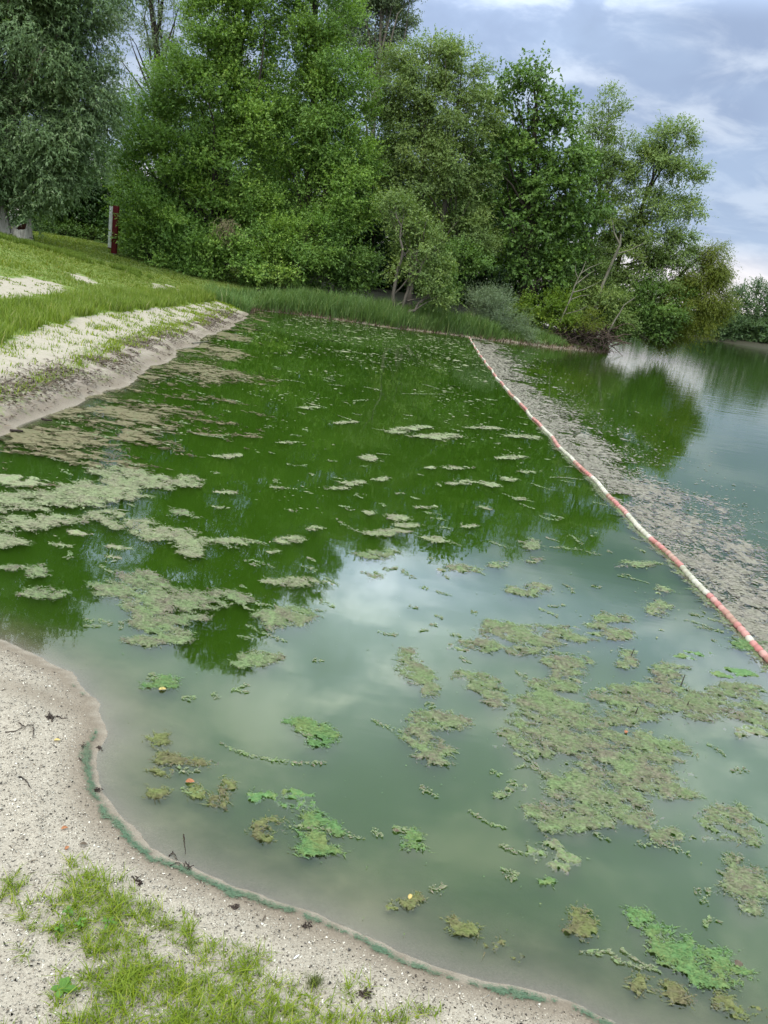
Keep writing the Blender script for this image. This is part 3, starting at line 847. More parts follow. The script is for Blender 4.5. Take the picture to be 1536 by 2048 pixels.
# shell of the split foot: a broken wall of wood round a hollow
na, nz = 40, 8
ang = np.linspace(-np.pi, np.pi, na)
cc = wpt(43, 478)
horn = np.exp(-((ang - 0.1) / 0.5) ** 2); back = np.exp(-((ang - 1.6) / 0.9) ** 2)
rimh = 0.27 + 0.40 * horn + 0.22 * back + 0.10 * np.exp(-((ang + 2.3) / 0.3) ** 2) + 0.05 * rng.random(na)
outer = []; inner = []
for q in range(nz):
    f = q / (nz - 1); r = 0.31 * (1.22 - 0.32 * f) * (1 + 0.07 * np.sin(ang * 6) + 0.04 * np.sin(ang * 13))
    outer.append(np.stack([cc[0] + np.cos(ang) * r * 1.0, cc[1] + np.sin(ang) * r, cc[2] - 0.25 + (rimh + 0.25) * f], -1))
    ri = r - 0.07
    inner.append(np.stack([cc[0] + np.cos(ang) * ri, cc[1] + np.sin(ang) * ri, cc[2] - 0.25 + (rimh + 0.25) * f], -1))
O = np.concatenate(outer); I = np.concatenate(inner)
k = np.arange(nz - 1)[:, None] * na; j = np.arange(na - 1)[None]
b.add(O, np.stack([k + j, k + j + 1, k + na + j + 1, k + na + j], -1).reshape(-1, 4))
jj = np.arange(na - 1)
b.add(np.concatenate([outer[-1], inner[-1]]), np.stack([jj, jj + 1, na + jj + 1, na + jj], -1))
WO = np.array(WIL.location)
link('trunk_foot', b.mesh('trunk_foot', MAT['palebark'], WO, True), WIL)
b = Buf()
b.add(I, np.stack([k + j, k + na + j, k + na + j + 1, k + j + 1], -1).reshape(-1, 4))
a2 = np.linspace(0, 2 * np.pi, 14, endpoint=False)
b.add(np.stack([cc[0] + np.cos(a2) * 0.4, cc[1] + 0.1 + np.sin(a2) * 0.3, np.full(14, cc[2] + 0.05) + 0.05 * rng.random(14)], -1), [[0, i, i + 1] for i in range(1, 13)])
link('rotten_hollow', b.mesh('rotten_hollow', MAT['rot'], WO), WIL)


def stick_thing(name, label, cat, paths, mat, group=None, sides=6):
    b = Buf()
    for p, r in paths: tube(b, p, r, sides, rng.random(), 0.05)
    V0 = np.asarray(paths[0][0][0], float)
    o = link(name, b.mesh(name, MAT[mat], V0, True), None, V0)
    return tag(o, label, cat, group)


def pxpath(pts, Y): return np.array([at(u, v, Y + (dy[0] if dy else 0)) for u, v, *dy in pts])


dead = [(pxpath([(1190, 615), (1205, 570), (1222, 530), (1240, 490), (1242, 468)], 37.0), np.linspace(0.085, 0.04, 5)),
        (pxpath([(1232, 508), (1260, 500), (1290, 485)], 37.0), np.linspace(0.03, 0.01, 3)),
        (pxpath([(1240, 490), (1228, 465), (1225, 440)], 37.0), np.linspace(0.05, 0.012, 3))]
stick_thing('dead_tree', 'thick pale dead trunk leaning right in front of the leaning tree', 'dead tree', dead, 'deadwood')
dead = [(pxpath([(1120, 645), (1140, 600), (1150, 570), (1165, 540), (1172, 522)], 35.0), np.linspace(0.04, 0.012, 5)),
        (pxpath([(1145, 585), (1170, 578), (1197, 565)], 35.0), np.linspace(0.03, 0.008, 3)),
        (pxpath([(1150, 570), (1175, 550), (1190, 540)], 35.0), np.linspace(0.03, 0.006, 3)),
        (pxpath([(1160, 548), (1180, 535), (1205, 525)], 35.0), np.linspace(0.025, 0.006, 3)),
        (pxpath([(1140, 600), (1160, 592), (1180, 590)], 35.0), np.linspace(0.025, 0.006, 3)),
        (pxpath([(1132, 628), (1155, 622), (1175, 612)], 35.0), np.linspace(0.03, 0.006, 3)),
        (pxpath([(1156, 558), (1150, 540), (1152, 528)], 35.0), np.linspace(0.02, 0.005, 3))]
stick_thing('dead_sapling', 'bare thin dead sapling with fine side twigs over the brambles', 'dead tree', dead, 'deadwood')
stick_thing('bare_branch', 'bare curved branch rising from the root tangle at the waterline', 'branch',
            [(pxpath([(1215, 668), (1230, 640), (1240, 625), (1248, 610), (1270, 595)], 36.5), np.linspace(0.045, 0.015, 5))], 'deadwood')
dr = []
for i in range(9):
    u0_, v0_ = 1270 + rng.uniform(-20, 60), 640 + rng.uniform(-15, 20)
    p0 = at(u0_, v0_, 38.2); p1 = at(u0_ + rng.uniform(10, 60), v0_ + rng.uniform(25, 48), 37.6); p1[2] = max(p1[2], 0.02)
    dr.append((curve(p0, p1, 6, 0.15, 0.1), np.linspace(0.025, 0.006, 6)))
stick_thing('drooping_branches', 'dark bare branches drooping to the water under the alder bush', 'branch', dr, 'darkbark')
b = Buf()
for i in range(240):
    u_ = rng.uniform(1112, 1228); v_ = rng.uniform(655, 690) + (u_ - 1170) * 0.08
    Yr = 35.0 + (u_ - 1112) * 0.013
    p0 = at(u_, v_, Yr + rng.uniform(0, 0.9)); p1 = at(u_ + rng.normal(0, 30), v_ + rng.normal(6, 14), Yr - rng.uniform(0.1, 0.7))
    p0[2] = max(p0[2], 0.04); p1[2] = max(p1[2], -0.02)
    tube(b, curve(p0, p1, 6, 0.25, 0.15), np.linspace(rng.uniform(0.012, 0.035), 0.006, 6), 5, rng.random())
tag(link('root_tangle', b.mesh('root_tangle', MAT['roots'])), 'brown tangle of roots and dead branches at the tip of the bank', 'roots')
b = Buf()
for i in range(110):
    p0 = at(452 + rng.normal(0, 9), 455 + rng.normal(0, 8), 30.9); p1 = p0 + np.array((rng.normal(0, 0.22), rng.normal(0, 0.25), rng.uniform(-0.75, 0.15)))
    tube(b, curve(p0, p1, 6, 0.35, 0.25), 0.008, 4, rng.random())
tag(link('dry_climber', b.mesh('dry_climber', MAT['dryvine'])), 'withered straw-coloured climber hanging in the bush by the reeds', 'climber')


def box(buf, c, s, tint=0.5, bev=0.0):
    c = np.asarray(c, float); s = np.asarray(s, float) / 2
    v = np.array([(x, y, z) for z in (-1, 1) for x, y in ((-1, -1), (1, -1), (1, 1), (-1, 1))]) * s + c
    buf.add(v, [[0, 3, 2, 1], [4, 5, 6, 7], [0, 1, 5, 4], [1, 2, 6, 5], [2, 3, 7, 6], [3, 0, 4, 7]], tint)


def bev_obj(name, buf, mat, parent, off, w=0.01):
    o = link(name, buf.mesh(name, MAT[mat], off), parent)
    m = o.modifiers.new('bevel', 'BEVEL'); m.width = w; m.segments = 2
    return o


pg = ground(228, 508); pz = hz(*pg); ps = pg[1] / 1600.0
PO = np.array((pg[0], pg[1], pz))
post = thing('marker_post', 'dark red post with a white board on its left side under the hazel bush', 'post', PO)
b = Buf(); box(b, PO + (0, 0, 46 * ps), (9.5 * ps, 9.5 * ps, 90 * ps)); bev_obj('pole', b, 'redpaint', post, PO, 0.012)
b = Buf(); box(b, PO + (0, 0, 0.01), (7 * ps, 7 * ps, 6 * ps)); bev_obj('shoe', b, 'metal', post, PO, 0.006)
b = Buf(); box(b, PO + (-8.6 * ps, -0.02, 50 * ps), (7.6 * ps, 0.06, 78 * ps)); bev_obj('board', b, 'whitepaint', post, PO, 0.006)
b = Buf(); box(b, PO + (-8.6 * ps, -0.02, 10.2 * ps), (7.6 * ps, 0.06, 1.5 * ps)); bev_obj('board_edge', b, 'redpaint', post, PO, 0.004)

# ------------------------------------------------------------------ grass, reeds


def blades(P, H, Wd, lean, mat, name, label=None, seg=2, dirs=None, parent=None, kind='stuff', tmean=0.45):
    n = len(P)
    a = rng.uniform(0, 2 * np.pi, n)
    ld = np.stack([np.cos(a), np.sin(a), np.zeros(n)], -1) if dirs is None else dirs
    sdv = np.stack([-ld[:, 1], ld[:, 0], np.zeros(n)], -1)
    tw = rng.uniform(-0.9, 0.9, n); sdv = sdv * np.cos(tw)[:, None] + ld * np.sin(tw)[:, None]
    lean = np.broadcast_to(lean, (n,)) * rng.uniform(0.3, 1.5, n)
    Vv = []
    for k in range(seg + 1):
        f = k / seg
        c = P + np.array((0, 0, 1.0)) * (H * (f - 0.25 * np.clip(lean, 0, 1.6) * f * f))[:, None] + ld * (H * lean * f * f)[:, None]
        w = (Wd * (1 - f * 0.75) * 0.5)[:, None]
        if k < seg: Vv += [c - sdv * w, c + sdv * w]
        else: Vv += [c]
    m = 2 * seg + 1
    V = np.stack(Vv, 1).reshape(-1, 3); base = np.arange(n)[:, None] * m
    quads = np.concatenate([base + np.array([[2 * k, 2 * k + 1, 2 * k + 3, 2 * k + 2]]) for k in range(seg - 1)]) if seg > 1 else np.zeros((0, 4), int)
    tris = base + np.array([[2 * seg - 2, 2 * seg - 1, 2 * seg]])
    T = np.clip(rng.normal(tmean, 0.25, n), 0, 1)
    me = mesh_np(name, V, [tris, quads], MAT[mat], {'tint': np.repeat(T, m)})
    return tag(link(name, me, parent), label, kind=kind)


def scatter(n, x0, x1, y0, y1, keep):
    x = rng.uniform(x0, x1, n); y = rng.uniform(y0, y1, n); d = sd(x, y)
    k = keep(x, y, d); x, y, d = x[k], y[k], d[k]
    return np.stack([x, y, height(x, y, d) - 0.01], -1), d


def polyscatter(P, n, jitter=0.15):
    x0, y0 = P.min(0); x1, y1 = P.max(0)
    return x0, x1, y0, y1


# tall bright grass on the left bank
x0, y0 = TALL.min(0); x1, y1 = TALL.max(0)
P, d = scatter(150000, x0, x1, y0, min(y1, 28), lambda x, y, d: (zones(x, y, d)[1]) & (d > 0.4) & (fbm(x * 2.2, y * 2.2, 3, 77) + rng.normal(0, 0.08, len(x)) > 0.44))
P = P[rng.random(len(P)) < np.clip(6.0 / P[:, 1] + 0.25, 0, 1)]
print('tall', len(P))
h = rng.uniform(0.10, 0.26, len(P)) * (0.7 + 0.6 * fbm(P[:, 0] * 1.3, P[:, 1] * 1.3, 2, 12)) * (0.55 + 0.035 * P[:, 1])
blades(P, h, 0.006 + 0.0009 * P[:, 1], 0.35, 'bankgrass', 'bank_grass', 'bright tall grass growing above the sand of the left bank', 2)
# sparse grass on the sand
P, d = scatter(130000, x0, -3.0, 5, 26, lambda x, y, d: (d > 0.25) & (((zones(x, y, d)[2]) & (fbm(x * 7, y * 7, 3, 78) + rng.normal(0, 0.13, len(x)) > 0.52)) | ((zones(x, y, d)[0]) & (d < 3.2) & (fbm(x * 4, y * 4, 4, 79) + rng.normal(0, 0.13, len(x)) > 0.66))))
print('sparse', len(P))
blades(P, rng.uniform(0.03, 0.09, len(P)), 0.008 + 0.0008 * P[:, 1], 0.5, 'grass', 'sparse_grass', 'low yellow-green grass scattered over the sand of the left bank', 1)
# lawn
P, d = scatter(240000, -26, -4.5, 9, 36, lambda x, y, d: zones(x, y, d)[4] & (d > 2) & (np.abs(x / y + 0.42) < 0.30))
print('lawn', len(P))
H = rng.uniform(0.025, 0.06, len(P)) * (1 + 1.0 * (fbm(P[:, 0], P[:, 1], 3, 3) > 0.58))
blades(P, H, 0.02 + 0.0012 * P[:, 1], 0.6, 'lawn', 'lawn_grass', 'mown grass of the sloping lawn on the left', 1)
# grass round the willow foot
P, d = scatter(30000, wf[0] - 1.5, wf[0] + 5, wf[1] - 2.2, wf[1] - 0.2, lambda x, y, d: fbm(x * 1.2, y * 1.2, 3, 9) > 0.52)
blades(P, rng.uniform(0.1, 0.22, len(P)), np.full(len(P), 0.035), 0.4, 'bankgrass', 'rough_grass', 'unmown grass round the foot of the willow', 1, tmean=0.2)
# reeds
P, d = scatter(120000, -8.5, 3.5, 25.5, 35, lambda x, y, d: (d > -0.05) & (d < 1.3 + 0.5 * rng.random(len(x))) & (x > -7.5 - 0 * y) & (x + (y - 26) * 0.2 > -7.0))
P = P[rng.random(len(P)) < 0.75]
print('reeds', len(P))
H = rng.uniform(0.3, 1.0, len(P)) * (0.46 + 0.62 * fbm(P[:, 0] * 0.9, P[:, 1] * 0.9, 3, 4)) * np.where(P[:, 0] < -5.6, 0.7, 1)
blades(P, H, rng.uniform(0.02, 0.045, len(P)), 0.45, 'reed', 'reeds', 'belt of green reeds along the far bank', 2)
P, d = scatter(60000, -6.5, 9.2, 26, 39, lambda x, y, d: (np.abs(d) < 0.16))
blades(P, rng.uniform(0.08, 0.28, len(P)), np.full(len(P), 0.035), 0.8, 'deadreed', 'dead_reeds', 'brown dead reed stubble along the waterline of the far bank', 1)
P, d = scatter(40000, 2.5, 9.5, 31.5, 40, lambda x, y, d: (d > 0.05) & (d < 1.6) & (fbm(x, y, 3, 6) > 0.45))
blades(P, rng.uniform(0.15, 0.42, len(P)), np.full(len(P), 0.03), 0.6, 'reed', 'bank_sedge', 'sedge and grass under the shrubs of the point', 2)

# near grass
NEARG = [(160, 1760, 40, 35, 1), (25, 1785, 28, 28, 1), (110, 1840, 70, 45, .8), (190, 1835, 60, 60, 1), (265, 1830, 35, 30, 1), (240, 1930, 70, 70, 1.3), (330, 1850, 60, 25, .8), (370, 1880, 40, 40, .7),
         (170, 2000, 75, 50, .7), (300, 1990, 110, 60, 1), (420, 1950, 80, 60, .8), (500, 1930, 50, 45, .8), (450, 2030, 120, 40, .9), (560, 2010, 80, 40, .8), (640, 2035, 80, 25, .8), (700, 1985, 35, 22, .7), (790, 2035, 90, 20, .7),
         (340, 2080, 300, 40, .9), (700, 2080, 200, 30, .7), (45, 1910, 16, 18, .5), (220, 1790, 60, 30, .35)]
PP = []
for (u, v, ru, rv, dn) in NEARG:
    c = ground(u, v); ex = ground(u + ru, v) - c; ey = ground(u, v - rv) - c
    area = abs(ex[0] * ey[1] - ex[1] * ey[0])
    ntuft = max(3, int(area * dn * 6300))
    a = rng.uniform(0, 2 * np.pi, ntuft); r = np.sqrt(rng.random(ntuft)) * rng.uniform(0.85, 1.15, ntuft)
    tc = c + np.cos(a)[:, None] * r[:, None] * ex + np.sin(a)[:, None] * r[:, None] * ey
    for t_ in tc:
        k = rng.integers(5, 13)
        PP.append(np.concatenate([t_ + rng.normal(0, 0.007, (k, 2)), np.full((k, 1), rng.random())], 1))
PP = np.concatenate(PP)
d = sd(PP[:, 0], PP[:, 1]); PP = PP[d > 0.03]
P = np.stack([PP[:, 0], PP[:, 1], height(PP[:, 0], PP[:, 1]) - 0.003], -1)
print('near grass', len(P))
blades(P, rng.uniform(0.016, 0.046, len(P)) * (0.7 + 0.6 * PP[:, 2]), rng.uniform(0.002, 0.0042, len(P)), 1.15, 'grass', 'beach_grass', 'yellow-green grass tufts on the gravelly sand in front', 3, tmean=0.5)

# ------------------------------------------------------------------ coarse shell sand grains in front
n = 250000
x = rng.uniform(-1.75, 1.25, n); y = rng.uniform(1.2, 3.3, n); d = sd(x, y)
fine = np.exp(-((y - 2.62 + 0.1 * x) / 0.09) ** 2)
k = (d > 0.03) & (d < 1.2) & (x / y > -0.64) & (rng.random(n) > fine * 0.75) & (rng.random(n) < 0.25 + sstep(0.02, 0.14, d))
x, y, d = x[k], y[k], d[k]; n = len(x); print('grit', n)
c = np.stack([x, y, height(x, y, d)], -1)
r = rng.lognormal(math.log(0.0021), 0.48, n).clip(0.001, 0.007)
o4 = norm(rng.normal(0, 1, (n, 4, 3))); o4[:, :, 2] *= 0.6
V = c[:, None] + o4 * r[:, None, None] + np.array((0, 0, 1))[None, None] * r[:, None, None] * 0.35
base = (np.arange(n) * 4)[:, None, None]
F = (base + np.array([[0, 1, 2], [0, 3, 1], [0, 2, 3]])).reshape(-1, 3)
T = np.clip(rng.beta(1.05, 0.95, n) - 0.25 * (fbm(x * 9, y * 9, 3, 91) > 0.6) * rng.random(n), 0, 1)
tag(link('shell_grit', mesh_np('shell_grit', V.reshape(-1, 3), [F], MAT['grit'], {'tint': np.repeat(T, 4)})), 'coarse pale shell sand in front', kind='stuff')

# ------------------------------------------------------------------ floating algae


SCRAPS = []


def crust(field, x0, x1, y0, y1, cell, amp, seed, lift=0.008, main=False):
    """a thin crust of floating weed wherever field(x,y) > 0; edges dip under the surface"""
    nx_, ny_ = max(4, int((x1 - x0) / cell)), max(4, int((y1 - y0) / cell))
    xs = np.linspace(x0, x1, nx_); ys = np.linspace(y0, y1, ny_)
    XX, YY = np.meshgrid(xs, ys)
    XX = XX + rng.uniform(-0.3, 0.3, XX.shape) * cell; YY = YY + rng.uniform(-0.3, 0.3, YY.shape) * cell
    f = field(XX, YY)
    z = np.where(f > 0, -0.002 + lift * np.clip(f * 4, 0, 1) * (0.15 + 1.3 * fbm(XX / (cell * 4), YY / (cell * 4), 4, seed, 0.65)), -0.010 * np.clip(-f * 6, 0, 1) - 0.002)
    keepv = f > -0.16
    idx = np.arange(XX.size).reshape(XX.shape)
    F = np.stack([idx[:-1, :-1], idx[:-1, 1:], idx[1:, 1:], idx[1:, :-1]], -1).reshape(-1, 4)
    kf = keepv.ravel()[F].all(1) & (f.ravel()[F].max(1) > 0)
    F = F[kf]
    if not len(F): return None
    if main:
        par = np.arange(XX.size)
        while True:      # label propagation over the kept cells
            mn = par[F].min(1); new = par.copy()
            np.minimum.at(new, F.ravel(), np.repeat(mn, 4)); new = new[new]
            if (new == par).all(): break
            par = new
        lab = par[F[:, 0]]; F_all = F; ids, cnt = np.unique(lab, return_counts=True)
        ok = ids[cnt == cnt.max()]
        F = F_all[np.isin(lab, ok)]
        rest = F_all[~np.isin(lab, ok)]
        if len(rest):
            u_ = np.unique(rest); re_ = np.zeros(XX.size, int); re_[u_] = np.arange(len(u_))
            SCRAPS.append((np.stack([XX, YY, z], -1).reshape(-1, 3)[u_], re_[rest], rng.random(len(u_)), main))
    used = np.unique(F); rem = np.zeros(XX.size, int); rem[used] = np.arange(len(used))
    V = np.stack([XX, YY, z], -1).reshape(-1, 3)[used]
    return V, rem[F], f.ravel()[used]


def blobs_field(blobs, seed, amp=0.75, scale=1.0, stretch=1.0):
    E = []
    for (u, v, ru, rv) in blobs:
        c = on_plane(u, v); ex = (on_plane(u + ru, v) - on_plane(u - ru, v)) / 2; ey = (on_plane(u, v - rv) - on_plane(u, v + rv)) / 2
        Mi = np.linalg.inv(np.stack([ex, ey], 1)); E.append((c, Mi, ex, ey))
    cs = np.array([e[0] for e in E]); ext = np.array([np.abs(e[2]) + np.abs(e[3]) for e in E])
    lo = (cs - ext * 1.5).min(0); hi = (cs + ext * 1.5).max(0)
    size = min(np.linalg.norm(e[3]) + np.linalg.norm(e[2]) for e in E) / 2
    fr = scale / max(size, 0.03)
    dist = np.linalg.norm(cs.mean(0))
    fm = min(14.0, 42.0 / dist); ff = min(46.0, 140.0 / dist)

    def field(x, y):
        # threads lie along the drift of the lake
        p = x * 0.95 - y * 0.31; r_ = x * 0.31 + y * 0.95
        wx_ = x + (fbm(x * fr * 0.8, y * fr * 0.8, 2, seed + 3) - 0.5) * 0.55 / fr; wy_ = y + (fbm(x * fr * 0.8, y * fr * 0.8, 2, seed + 7) - 0.5) * 0.55 / fr
        q = np.full(x.shape, -9.0)
        for c, Mi, _, _ in E:
            a = (wx_ - c[0]) * Mi[0, 0] + (wy_ - c[1]) * Mi[0, 1]; b_ = (wx_ - c[0]) * Mi[1, 0] + (wy_ - c[1]) * Mi[1, 1]
            q = np.maximum(q, 1.08 - np.sqrt(a * a + b_ * b_))
        nn = amp * 1.2 * (fbm(p * fr * 1.2, r_ * fr * 2.2, 3, seed) - 0.5) + amp * 2.5 * (fbm(p * fm * 0.8, r_ * fm * 2.0, 3, seed + 11, 0.6) - 0.5) + amp * 1.7 * (fbm(p * ff, r_ * ff * 1.6, 2, seed + 17) - 0.5)
        return np.minimum(q * 1.1, 0.19) + nn
    return field, lo, hi, dist


def fibres(V, n, L0, W0, spread=0.3):
    """loose threads lying on the crust and round its edge"""
    k = rng.integers(0, len(V), n)
    p = V[k] + rng.normal(0, L0 * spread, (n, 3)) * np.array((1, 1, 0)); p[:, 2] = np.maximum(V[k][:, 2], 0.0) + 0.0015 + rng.random(n) * 0.003
    a = rng.normal(-0.25, 0.7, n); a = a + np.pi * (rng.random(n) > 0.5)
    dv = np.stack([np.cos(a), np.sin(a), rng.normal(0, 0.06, n)], -1)
    nv = norm(np.stack([rng.normal(0, 0.3, n), rng.normal(0, 0.3, n), np.ones(n)], -1))
    Q = leaves3(p, dv, nv, L0 * rng.lognormal(0, 0.5, n), W0 * rng.uniform(0.6, 1.5, n))
    Q[:, :, 2] = np.maximum(Q[:, :, 2], 0.0012)
    return Q, np.clip(rng.normal(0.5, 0.38, n), 0, 1)


def crust_mesh(name, field, lo, hi, cell, seed, mat, dist, dens=1.0, off=(0, 0, 0), lift=0.009):
    r = crust(field, lo[0], hi[0], lo[1], hi[1], cell, 1, seed, lift, mat if name in ('algae_mat', 'algae_strip') else False)
    if r is None: return None
    V, F, f = r
    tint = np.clip(0.5 + 0.5 * (fbm(V[:, 0] / (cell * 4), V[:, 1] / (cell * 4), 3, seed + 50) - 0.5) * 2 * 0.8, 0, 1)
    b = Buf(); b.add(V, F, tint)
    L0 = max(0.011, cell * 1.8); W0 = max(0.0036, cell * 0.6)
    area = len(F) * cell * cell
    nf = int(dens * area / (L0 * W0 * 0.42) * 0.45)
    if nf:
        Q, T = fibres(V, nf, L0, W0)
        b.add(Q.reshape(-1, 3), np.arange(len(Q) * 3).reshape(-1, 3), np.repeat(T, 3))
        edge = V[(f < 0.10)]
        if len(edge):
            Q, T = fibres(edge, int(nf * 0.35), L0 * 1.1, W0 * 0.8, 0.9)
            b.add(Q.reshape(-1, 3), np.arange(len(Q) * 3).reshape(-1, 3), np.repeat(T, 3))
    return b.mesh(name, MAT[mat], off)


